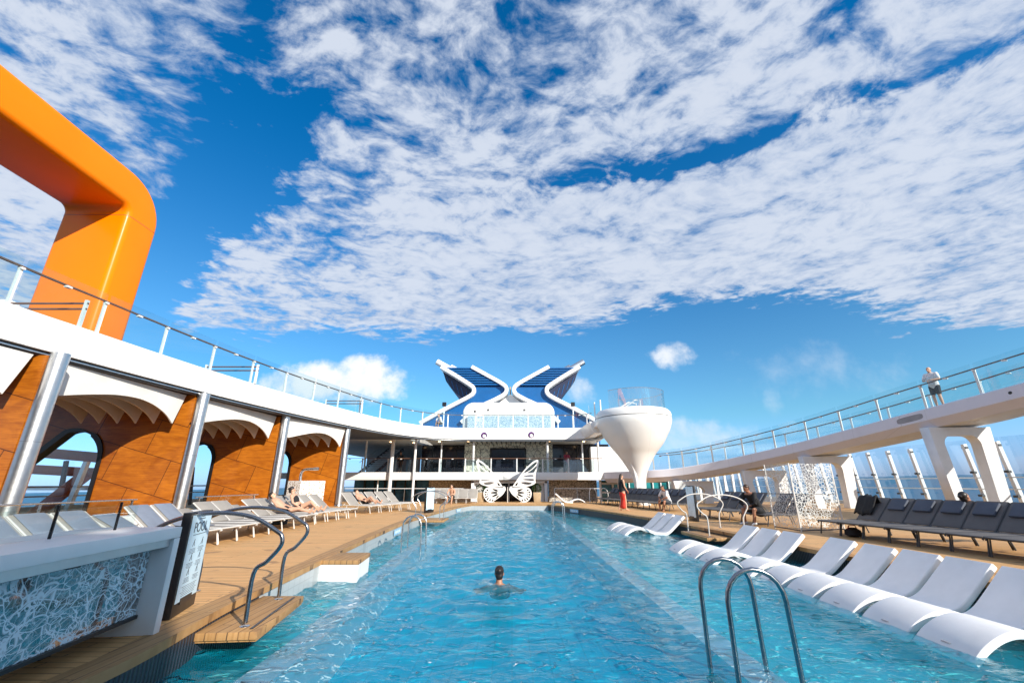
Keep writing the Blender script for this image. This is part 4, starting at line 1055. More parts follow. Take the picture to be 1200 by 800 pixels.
# white resin loungers standing in the shallow ledge
def pool_lounger():
    t = thing('pool_lounger', (0, 0, 0), 'x', 'pool lounger')
    top = spline([(0, -.03, 0), (.16, .10, 0), (.36, .20, 0), (.56, .235, 0), (.80, .19, 0), (1.05, .09, 0), (1.22, .04, 0), (1.38, .05, 0), (1.52, .115, 0), (1.66, .225, 0), (1.86, .40, 0), (2.08, .595, 0)], 5)
    bot = []
    for i, p in enumerate(top):
        a = top[max(0, i - 1)]; b = top[min(len(top) - 1, i + 1)]; d = (b - a).normalized()
        th = .085 if p.x > 1.2 else .075
        bot.append(p + Vector((d.y, -d.x, 0)) * th)
    n = len(top); v, f = [], []
    for yy in (-.335, .335):
        v += [(p.x, yy, p.y) for p in top] + [(p.x, yy, p.y) for p in bot]
    m = 2 * n
    for i in range(n - 1):
        f += [(i, i + 1, m + i + 1, m + i), (n + i, m + n + i, m + n + i + 1, n + i + 1), (i, n + i, n + i + 1, i + 1), (m + i, m + i + 1, m + n + i + 1, m + n + i)]
    f += [(0, m, m + n, n), (n - 1, 2 * n - 1, m + 2 * n - 1, m + n - 1)]
    MB().add(v, f).build('shell', SHELL, t, bevel=.022, seg=3)
    MB().box((.9, -.30, -.30), (1.45, .30, .02)).build('base', SHELL, t, bevel=.04)
    MB().box((.075, -.05, .045), (.15, .05, .05)).build('drain_slot', RUBBER, t)
    return t
pl0 = pool_lounger(); used_pl = False
spots = [(4.46, 5.24, 0), (4.46, 6.00, 0), (4.45, 6.78, 0), (4.44, 7.55, 0), (4.40, 8.33, 0), (4.33, 9.12, 0), (4.16, 10.28, 0), (4.08, 11.06, 0), (4.02, 11.82, 0)]
labs = ['white S shaped pool lounger cut off by the lower right picture corner', 'white pool lounger whose back is cut by the right picture edge', 'largest white pool lounger seen whole at the right', 'white pool lounger fourth from the near right corner', 'white pool lounger fifth from the near right corner', 'white pool lounger just before the gap in the ledge row',
        'white pool lounger just beyond the gap in the ledge row', 'middle white pool lounger of the three beyond the gap', 'farthest white pool lounger of the near ledge row beside the wooden step']
for (x, y, rz), lab in zip(spots, labs):
    if not used_pl:
        pl0.location = (x, y, WZ); pl0.rotation_euler = (0, 0, rz); pl0['label'] = lab; pl0['group'] = 'white loungers in the near ledge row'; used_pl = True
    else: dup(pl0, (x + random.uniform(-.03, .03), y, WZ + random.uniform(-.012, .012)), rz + random.uniform(-.025, .025), lab, 'white loungers in the near ledge row')
for i, y in enumerate((15.75, 16.5, 17.25)):
    dup(pl0, (3.64 - .06 * i, y - .1, WZ), .03, ['nearest', 'middle', 'farthest'][i] + ' white pool lounger of the three beyond the wooden step on the right', 'three white loungers beyond the step')
dup(pl0, (5.15, 32.0, .05), PI, 'single white S shaped lounger on the deck past the far right pool corner', 'white lounger at the pool end')

# ------------------------------------------------------------------ steps, handrails, ladders
HR = [(-3.0, -.08), (-3.0, .38), (-2.89, .49), (-2.77, .64), (-2.77, .74), (-2.84, .80), (-3.1, .94), (-3.45, .99), (-3.8, .95), (-4.08, .83), (-4.18, .68), (-4.08, .50), (-4.01, .35), (-4.0, 0)]
def handrail(x0, y, mir, m, label, dy=0.0, name='step_handrail', rad=.017):
    t = thing(name, (x0, y, -.1), label, 'handrail', 'handrails at the pool steps')
    pts = spline([(x0 + mir * (a + 3.0), y + dy * (a + 3.0), b) for a, b in HR], 5)
    MB().tube(pts, .022 if m is STEELD else rad, 12).build('tube', m, t, smooth=True)
    for a in (-3.0, -4.0): MB().lathe([(.05, (-.118 if a == -3.0 else .003)), (.05, (-.105 if a == -3.0 else .016)), (.03, (-.10 if a == -3.0 else .02))], 16, (x0 + mir * (a + 3.0), y + dy * (a + 3.0), 0)).build('flange', STEEL, t, smooth=True)
    return t
handrail(-2.78, 5.15, 1, STEELD, 'nearest curved steel handrail beside the POOL sign board on the left', .12)
handrail(-3.0, 6.25, 1, STEELD, 'second curved steel handrail on the near left wooden step, beyond the sign board', .12)
def step(name, pts, z1, z0, label, side_m, strip=True):
    c = sum((Vector((*p, 0)) for p in pts), Vector()) / 4
    t = thing(name, (c.x, c.y, z0), label, 'pool step')
    MB().prism([(p[0], p[1], z1 - .07) for p in pts], (0, 0, .07)).build('tread', TEAKB, t, bevel=.006)
    MB().prism([(c.x + (p[0] - c.x) * .97, c.y + (p[1] - c.y) * .97, z0) for p in pts], (0, 0, z1 - .072 - z0)).build('riser', side_m, t)
    if strip:
        a, b = Vector((*pts[1], 0)), Vector((*pts[2], 0)); o = (c - (a + b) / 2).normalized() * .10
        MB().bar(a + o + Vector((0, 0, z1 + .003)) + (b - a) * .06, b + o + Vector((0, 0, z1 + .003)) - (b - a) * .06, .03, .006).build('grip_strip', BLACK, t)
    return t
step('wooden_step', [(-3.22, 4.92), (-2.55, 4.98), (-2.75, 6.42), (-3.35, 6.42)], -.11, -.2, 'wooden pool step with a dark grip strip below the two nearest steel handrails', TEAKB)
step('white_block_step', [(-3.46, 8.45), (-2.72, 8.45), (-2.8, 9.35), (-3.52, 9.35)], -.0, -.75, 'white block with a wooden top projecting into the pool on the left', WHITE2, False)
step('wooden_step', [(-3.72, 18.6), (-2.75, 18.6), (-2.75, 20.1), (-3.66, 20.1)], -.12, -.2, 'small wooden pool step at the far left below thin handrails', TEAKB)
handrail(-2.95, 18.8, 1, STEEL, 'nearer thin bright handrail of the far left pool step')
handrail(-2.95, 19.9, 1, STEEL, 'farther thin bright handrail of the far left pool step')
step('wooden_step', [(6.05, 12.75), (5.32, 12.75), (5.26, 14.5), (5.9, 14.5)], -.11, -.2, 'wooden pool step on the right between the two groups of white pool loungers', TEAKB)
handrail(5.48, 12.95, -1, WFRAME, 'nearer white looped handrail on the right hand pool step')
handrail(5.42, 14.3, -1, WFRAME, 'farther white looped handrail on the right hand pool step')
def ladder(x0, ys, w, top, m, label, treads=True, r=.021):
    t = thing('pool_ladder', (x0 + w / 2, sum(ys) / 2, -.9), label, 'pool ladder', 'ladders over the sunken kerbs')
    for y in ys:
        R = w / 2; pts = [(x0, y, -1.25), (x0, y, top - R)] + [(x0 + R - R * math.cos(k / 10 * PI), y, top - R + R * math.sin(k / 10 * PI)) for k in range(1, 10)] + [(x0 + w, y, top - R), (x0 + w + .03, y, -.58)]
        MB().tube(pts, r, 12).build('rail', m, t, smooth=True)
    if treads:
        for z in (-.42, -.72, -1.02): MB().box((x0 - .05, min(ys), z), (x0 + .06, max(ys), z + .03)).build('tread', GREYF, t)
    return t
ladder(1.85, (4.18, 4.74), .50, .585, STEELD, 'large dark steel pool ladder in the lower right foreground water')
ladder(-2.80, (11.9, 12.6), .47, .50, STEEL, 'thin bright pool ladder on the left over the sunken kerb')
ladder(1.82, (20.2, 20.9), .48, .52, STEEL, 'small bright pool ladder far off on the right sunken kerb')
for (x0, y, lb) in ((5.45, 31.9, 'left'), (6.25, 31.9, 'right')):
    t = thing('grab_loop', (x0, y, 0), 'white grab loop at the far deck end beside the patterned wall, the ' + lb + ' one', 'handrail', 'grab loops at the far end')
    MB().tube(spline([(x0, y, 0), (x0, y, .7), (x0 + .12, y, .95), (x0 + .38, y, .9), (x0 + .5, y, .55), (x0 + .5, y + .4, 0)], 5), .025, 10).build('tube', WHITE2, t, smooth=True)

# depth plates on the pool wall
for x, y, nx, lb in ((-3.70, 15.2, 1, 'pale blue depth plate on the left pool wall beyond the white block'), (-3.10, 26.6, 1, 'pale blue depth plate near the far left pool corner'), (3.55, 26.0, -1, 'blue depth plate on the dark right wall near the far corner')):
    fx = lx if nx > 0 else rx; t = thing('depth_plate', (fx(y), y, -.2), lb, 'plate')
    a, b = Vector((fx(y - .5) + nx * .012, y - .5, 0)), Vector((fx(y + .5) + nx * .012, y + .5, 0))
    MB().prism([tuple(a + Vector((0, 0, -.27))), tuple(b + Vector((0, 0, -.27))), tuple(b + Vector((0, 0, -.10))), tuple(a + Vector((0, 0, -.10)))], (nx * .01, 0, 0)).build('plate', PLATE, t)
    for k in range(3):
        q = a + (b - a) * (.22 + .26 * k) + Vector((nx * .012, 0, -.185)); MB().bar(q - (b - a) * .07, q + (b - a) * .07, .004, .07).build('pictogram', WHITE2, t)

# ------------------------------------------------------------------ bar counter at the near left
def counter():
    t = thing('bar_counter', (-3.5, 3.0, 0), 'white framed bar counter with a rippled water pattern glass front and glass topped edge', 'counter')
    E = Vector((-3.25, 4.58, 0)); d = Vector((.124, -.992, 0)); n = Vector((.992, .124, 0)); Z = Vector((0, 0, 1))
    P = lambda s, o, z: E + d * s + n * o + Z * z
    def blk(s0, s1, o0, o1, z0, z1, name, m, bev=0.0, par=t):
        v = [P(s, o, z) for s in (s0, s1) for o in (o0, o1) for z in (z0, z1)]
        return MB().add(v, [(0, 1, 3, 2), (4, 6, 7, 5), (0, 4, 5, 1), (2, 3, 7, 6), (0, 2, 6, 4), (1, 5, 7, 3)]).build(name, m, par, bevel=bev)
    blk(0, 7.2, -.80, 0, .80, .895, 'top', WHITE2, .008)
    blk(0, .09, -.55, 0, .0, .798, 'end_panel', WHITE2, .006)
    blk(.0, 7.2, -.80, -.56, .0, .798, 'back_cabinet', WHITE2, .006)
    blk(.10, 7.2, -.20, -.18, .17, .70, 'pattern_front', COUNTERP)
    blk(.095, 7.2, -.21, -.16, .702, .73, 'upper_trim', BLACK); blk(.095, 7.2, -.21, -.16, .14, .168, 'lower_trim', BLACK)
    blk(.095, 7.2, -.21, -.03, .732, .797, 'soffit', ALU)
    blk(.52, .62, -.55, -.48, 0, .139, 'leg', BLACK)
    blk(3.0, 3.1, -.55, -.48, 0, .139, 'leg', BLACK)
    blk(1.1, 1.2, -.16, -.04, .72, .735, 'light_fitting', BLACK)
    for s in (.28, .95, 1.62, 2.3, 3.0):
        a = P(s, -.42, .895); MB().bar(a, a + Z * .24, .018, .012, tuple(d)).build('screen_post', BLACK, t)
    blk(.05, 7.0, -.425, -.415, .905, 1.115, 'glass_screen', GLASS)
counter()

def sign_board(a, b, h, m_face, label, name='sign_board', text=None):
    a, b = Vector((*a, 0)), Vector((*b, 0)); c = (a + b) / 2
    t = thing(name, (c.x, c.y, 0), label, 'sign'); d = (b - a).normalized(); n = Vector((d.y, -d.x, 0)); Z = Vector((0, 0, 1)); L = (b - a).length
    def blk(s0, s1, o0, o1, z0, z1, nm, m, bev=0):
        v = [a + d * s + n * o + Z * z for s in (s0, s1) for o in (o0, o1) for z in (z0, z1)]
        return MB().add(v, [(0, 1, 3, 2), (4, 6, 7, 5), (0, 4, 5, 1), (2, 3, 7, 6), (0, 2, 6, 4), (1, 5, 7, 3)]).build(nm, m, t, bevel=bev)
    blk(-.02, L + .02, -.085, 0, .004, h, 'housing', BLACK, .006)
    blk(.015, L - .015, .002, .006, .13, h - .03, 'face', m_face)
    blk(L * .3, L * .7, .002, .012, h - .04, h - .008, 'top_clip', BLACK)
    blk(L * .22, L * .72, .002, .012, .10, .16, 'bottom_clip', BLACK)
    if text:
        o = a + n * .0075
        text_mesh('lettering', text, L * .25, INK, o + d * L * .5 + Z * (h * .79), d, Z, t, .001)
        rng = random.Random(5)
        lines = MB()
        def ln(x, z, w, hh):
            p = o + d * (L * x) + Z * (h * z); lines.bar(p - d * (w * L / 2), p + d * (w * L / 2), .001, hh * .55)
        ln(.5, .945, .22, .008); ln(.5, .925, .30, .014); ln(.5, .765, .62, .010)
        for r_, z in enumerate((.66, .52, .38)):
            for x in (.30, .70):
                for k in range(4): ln(x, z - .035 - k * .014, .2 + .1 * rng.random(), .006)
        for k in range(6): ln(.5, .265 - k * .017, .55 + .2 * rng.random(), .006)
        ln(.5, .15, .25, .012); lines.build('lettering', INK, t)
        for z in (.66, .52, .38):
            for x in (.30, .70):
                c2 = o + d * (L * x) + Z * (h * (z + .02)); MB().bar(c2 - d * .02 - Z * .03, c2 + d * .02 + Z * .04, .002, .008).bar(c2 + d * .03 - Z * .03, c2 + d * .01 + Z * .03, .002, .006).build('pictogram', INK, t)
sign_board((-3.43, 4.95), (-3.60, 5.52), 1.0, SIGNB, 'pale blue POOL rules board in a black housing at the end of the counter', text='POOL')
sign_board((6.62, 17.25), (6.58, 16.45), 1.22, SIGNB, 'pale blue notice board in a black housing between the white handrails on the right')
sign_board((-3.95, 21.0), (-3.72, 21.75), 1.12, SIGNB, 'narrow white totem sign seen nearly edge on at the far left deck edge')

# mosaic screens
t = thing('mosaic_screen', (8.4, 13.6, 0), 'folding white mosaic lattice screen between the loungers on the right deck', 'screen')
pts = [(8.02, 14.15), (8.05, 12.95), (9.55, 13.35)]
for a, b in zip(pts[:-1], pts[1:]):
    a, b = Vector((*a, 0)), Vector((*b, 0)); v = [a + Vector((0, 0, .06)), b + Vector((0, 0, .06)), b + Vector((0, 0, 1.85)), a + Vector((0, 0, 1.85))]
    dd = (b - a).normalized(); nn_ = Vector((dd.y, -dd.x, 0)) * .012
    MB().prism([tuple(p) for p in v], tuple(nn_)).build('lattice_panel', SCREEN, t)
    MB().bar(a + Vector((0, 0, .05)), b + Vector((0, 0, .05)), .03, .03).bar(a + Vector((0, 0, 1.0)), b + Vector((0, 0, 1.0)), .02, .02).build('frame_rail', GREYF, t)
for a in pts: MB().bar((*a, 0), (*a, 1.86), .03, .03).build('post', WFRAME, t)
t = thing('shower_block', (-10.3, 22.6, 0), 'mosaic shower block with a bent steel shower pipe by the wood walls', 'shower')
MB().prism([(-11.05, 22.2, 0), (-10.2, 21.75, 0), (-9.25, 22.3, 0), (-10.0, 22.9, 0)], (0, 0, 1.42)).build('block', SHOWERP, t)
MB().tube(spline([(-10.55, 22.4, 1.42), (-10.55, 22.4, 1.75), (-10.4, 22.4, 1.95), (-9.85, 22.35, 1.98)], 6), .06, 12).build('pipe', STEEL, t, smooth=True)
MB().tube([(-9.95, 22.35, 1.98), (-9.7, 22.33, 1.99)], .075, 12).build('nozzle', STEEL, t, smooth=True)
# low white wall and glass barrier behind the left loungers
t = thing('low_white_wall', (-9.25, 12.5, 0), 'low white wall behind the towel draped loungers on the left', 'wall')
MB().box((-9.45, 8.9, 0), (-9.1, 16.0, .56)).build('body', WHITE2, t, bevel=.02)
t = thing('glass_barrier', (-11.2, 10, 0), 'low glass barrier with a thin rail before the wood walls', 'barrier')
MB().tube([(-11.3, 5.5, .84), (-11.2, 13.6, .84)], .022, 8).build('rail', STEEL, t)
MB().box((-11.28, 5.5, .05), (-11.26, 13.6, .8)).build('glass_panel', GLASS, t)
for y in (5.6, 8.2, 10.9, 13.5): MB().bar((-11.24, y, 0), (-11.24, y, .84), .04, .04).build('post', STEEL, t)
t = thing('glass_barrier', (-11.0, 18, 0), 'short low glass barrier between the second and third steel columns', 'barrier')
MB().tube([(-11.15, 16.0, .84), (-10.95, 19.6, .84)], .022, 8).build('rail', STEEL, t)
MB().box((-11.08, 16.0, .05), (-11.06, 19.6, .8)).build('glass_panel', GLASS, t)
for y in (16.1, 19.5): MB().bar((-11.06, y, 0), (-11.06, y, .84), .04, .04).build('post', STEEL, t)

# planters
def planter(x, y, label):
    t = thing('planter', (x, y, 0), label, 'planter', 'planters beside the butterfly wings')
    v = [(x + a * s, y + b * s, z) for z, s in ((0, .23), (.68, .29)) for a, b in ((-1, -1), (1, -1), (1, 1), (-1, 1))]
    MB().add(v, [(3, 2, 1, 0), (4, 5, 6, 7), (0, 1, 5, 4), (1, 2, 6, 5), (2, 3, 7, 6), (3, 0, 4, 7)]).build('pot', POT, t, bevel=.02)
    rng = random.Random(int(x * 10)); mb = MB()
    for k in range(900):
        a = rng.uniform(0, 2 * PI); h = rng.random(); r = .33 * math.sqrt(max(.05, 1 - (2 * h - .9) ** 2)) * rng.uniform(.7, 1.05)
        c = Vector((x + r * math.cos(a), y + r * math.sin(a), .70 + .56 * h)); d = Vector((math.cos(a), math.sin(a), rng.uniform(0, 1.4))).normalized(); sd = d.cross(Vector((rng.random(), rng.random(), rng.random()))).normalized()
        l = rng.uniform(.05, .10); mb.add([c - sd * .018, c + d * l * .6 + sd * .0, c + d * l, c + sd * .018], [(0, 1, 2, 3)])
    mb.build('foliage', LEAF, t)
planter(-2.28, 33.0, 'square tan planter with a green shrub left of the butterfly wings'); planter(1.82, 33.0, 'square tan planter with a green shrub right of the butterfly wings')

# butterfly wings cut from white metal
def oval(cx, cz, a, b, rot, n=18, pw=1.0):
    o = []
    for k in range(n):
        t = 2 * PI * k / n; x, z = a * math.cos(t), b * math.sin(t) * (1 - .35 * math.cos(t))
        o.append((cx + x * math.cos(rot) - z * math.sin(rot), cz + x * math.sin(rot) + z * math.cos(rot)))
    return o
t = thing('butterfly_wings', (-.3, 32.6, 0), 'pair of large white cut metal butterfly wings standing at the far end of the pool', 'sculpture')
for s in (-1, 1):
    S = lambda pts: [(s * p[0] , p[1]) for p in pts]
    sp_ = lambda pts, n=5: [(p.x, p.y) for p in spline([(a, b, 0) for a, b in pts], n)[:-1]]
    up = sp_([(.30, 1.0), (.62, 1.45), (1.15, 2.15), (1.75, 2.72), (2.1, 2.92), (2.3, 2.85), (2.22, 2.4), (2.05, 1.95), (2.02, 1.55), (2.0, 1.30), (1.6, 1.12), (1.0, 1.05), (.30, 1.0)])
    holes = [sp_([(1.05, 1.92), (1.55, 2.42), (2.05, 2.78), (2.12, 2.68), (1.7, 2.25), (1.05, 1.92)]), sp_([(1.35, 2.0), (1.75, 2.22), (2.1, 2.5), (2.06, 2.28), (1.85, 2.02), (1.35, 2.0)]),
             sp_([(1.0, 1.72), (1.4, 1.86), (1.85, 1.88), (1.85, 1.76), (1.4, 1.74), (1.0, 1.72)]), sp_([(.95, 1.55), (1.4, 1.62), (1.88, 1.6), (1.86, 1.48), (1.4, 1.5), (.95, 1.55)]), sp_([(.9, 1.36), (1.3, 1.40), (1.75, 1.32), (1.6, 1.22), (1.2, 1.24), (.9, 1.36)]), oval(.66, 1.24, .14, .06, .9)]
    plate('upper_wing', [S(up)] + [S(h) for h in holes], WHITE, .04, (-.32, 32.6, .0), parent=t)
    lo = sp_([(.12, .86), (.2, 1.08), (.5, 1.06), (1.0, 1.08), (1.5, 1.0), (1.72, .72), (1.68, .36), (1.42, .06), (1.12, .02), (.78, .22), (.36, .52), (.12, .86)])
    hl = [oval(.90, .84, .22, .062, .30), oval(.98, .66, .27, .065, -.02), oval(.92, .47, .24, .062, -.42), oval(.74, .36, .15, .045, -.75)]
    for a in (.75, .35, -.05, -.45, -.85, -1.25, -1.65): hl.append(oval(1.10 + .50 * math.cos(a), .55 + .42 * math.sin(a), .075, .05, a * .8))
    for a in (.55, .1, -.35, -.8, -1.25): hl.append(oval(1.10 + .36 * math.cos(a), .53 + .31 * math.sin(a), .045, .03, a))
    plate('lower_wing', [S(lo)] + [S(h) for h in hl], WHITE, .04, (-.32, 32.6, .0), parent=t)
MB().tube([(-.32, 32.62, 0), (-.32, 32.62, 1.05)], .03, 8).build('post', WFRAME, t)
for s in (-1, 1): MB().box((-.32 + s * 1.1 - .2, 32.5, 0), (-.32 + s * 1.1 + .2, 32.72, .035)).build('foot_plate', WFRAME, t)
# things lying about
t = thing('tote_bag', (9.05, 12.3, 0), 'dark and red bag on the deck below the first charcoal loungers by the mosaic screen', 'bag')
MB().lathe([(.10, 0), (.19, .05), (.17, .16), (.08, .22)], 20, (8.75, 11.95, 0)).build('body', CLB, t, smooth=True); MB().tube([(8.62, 11.95, .17), (8.68, 11.95, .27), (8.83, 11.95, .27), (8.88, 11.95, .17)], .012, 6).build('strap', CLR, t)
t = thing('jacket', (9.9, 12.5, .5), 'dark jacket hung over the lounger back beside the mosaic screen', 'jacket')
mbj = MB(); vv = []; nU, nV = 14, 10
for i in range(nU):
    for j in range(nV):
        u, w = i / (nU - 1), j / (nV - 1); yy = 12.32 + .58 * u; ang = w * 2.6
        k = .02 * math.sin(9 * u + 5 * w) + .015 * math.sin(23 * u)
        vv.append((9.86 + .16 * w * (1 - .2 * w) + (0 if w < .5 else (w - .5) * .35) - .30 * (1 - w) * (w < .5) * 0 + k - .42 * max(0, .5 - w) * 1.0, yy + .08, 1.0 - .95 * max(0, .5 - w) * 1.05 - .9 * max(0, w - .55) + k))
mbj.add(vv, [(i * nV + j, i * nV + j + 1, (i + 1) * nV + j + 1, (i + 1) * nV + j) for i in range(nU - 1) for j in range(nV - 1)])
oj = mbj.build('cloth', CLB, t, smooth=True, auto=2.5); so_ = oj.modifiers.new('thick', 'SOLIDIFY'); so_.thickness = .03
t = thing('shoulder_bag', (-8.3, 14.9, 0), 'grey bag on the deck beside the sunbathing woman', 'bag')
MB().box((-8.0, 15.3, .0), (-7.55, 15.6, .36)).build('body', CLN, t, bevel=.06, seg=3); MB().tube([(-7.95, 15.45, .33), (-7.9, 15.45, .52), (-7.65, 15.45, .52), (-7.6, 15.45, .33)], .015, 6).build('strap', CLN, t)

# ================================================================== PEOPLE
class Body:
    """limbs as tapered elliptical tubes, fused by a voxel remesh into one skin"""
    def __init__(s): s.mb = MB()
    def limb(s, pts, r, side=None, n=14):
        """pts: joints; r: list of (a, b) half widths along `side` and across"""
        pts = [Vector(p) for p in pts]; r = [x if isinstance(x, tuple) else (x, x) for x in r]
        m = len(pts); rings = []
        sd0 = Vector(side) if side else None
        for i, p in enumerate(pts):
            d = (pts[min(m - 1, i + 1)] - pts[max(0, i - 1)]).normalized()
            sd = sd0 if sd0 else d.cross(Vector((.13, .97, .21)))
            sd = (sd - d * sd.dot(d)); sd = sd.normalized() if sd.length > 1e-4 else Vector((1, 0, 0))
            q = d.cross(sd)
            rings.append([p + sd * (math.cos(2 * PI * k / n) * r[i][0]) + q * (math.sin(2 * PI * k / n) * r[i][1]) for k in range(n)])
        # round caps
        d0 = (pts[0] - pts[1]).normalized(); d1 = (pts[-1] - pts[-2]).normalized()
        def cap(ring, p, d, rr): return [[p + (v - p) * math.cos(t) + d * (rr * math.sin(t)) for v in ring] for t in (.5, 1.0, 1.4)]
        a = cap(rings[0], pts[0], d0, min(r[0]))[::-1]; b = cap(rings[-1], pts[-1], d1, min(r[-1]))
        rings = a + rings + b; m = len(rings)
        v = [q for rg in rings for q in rg]
        f = [(i * n + k, i * n + (k + 1) % n, (i + 1) * n + (k + 1) % n, (i + 1) * n + k) for i in range(m - 1) for k in range(n)] + [tuple(range(n - 1, -1, -1)), tuple((m - 1) * n + k for k in range(n))]
        s.mb.add(v, f); return s
    def ball(s, c, r, n=16, M=None):
        c = Vector(c); v, f = [], []
        for i in range(1, n // 2):
            t = PI * i / (n // 2)
            for k in range(n):
                q = Vector((r[0] * math.sin(t) * math.cos(2 * PI * k / n), r[1] * math.sin(t) * math.sin(2 * PI * k / n), r[2] * math.cos(t)))
                v.append(c + (M @ q if M else q))
        m = n // 2 - 1
        f = [(i * n + k, (i + 1) * n + k, (i + 1) * n + (k + 1) % n, i * n + (k + 1) % n) for i in range(m - 1) for k in range(n)] + [tuple(range(n)), tuple((m - 1) * n + k for k in range(n - 1, -1, -1))]
        s.mb.add(v, f); return s
    def fuse(s, name, m, parent, voxel=.014, smooth=2):
        me = bpy.data.meshes.new('t'); me.from_pydata([tuple(v) for v in s.mb.v], [], s.mb.f)
        bm = bmesh.new(); bm.from_mesh(me); bmesh.ops.recalc_face_normals(bm, faces=bm.faces); bm.to_mesh(me); bm.free()
        ob = bpy.data.objects.new('t', me); COL.objects.link(ob)
        r = ob.modifiers.new('r', 'REMESH'); r.mode = 'VOXEL'; r.voxel_size = voxel; r.use_smooth_shade = True
        sm = ob.modifiers.new('s', 'SMOOTH'); sm.factor = .5; sm.iterations = smooth
        bpy.context.view_layer.update(); o = from_eval(ob, name, m, parent)
        bpy.data.objects.remove(ob); bpy.data.meshes.remove(me)
        o.data.shade_smooth(); return o

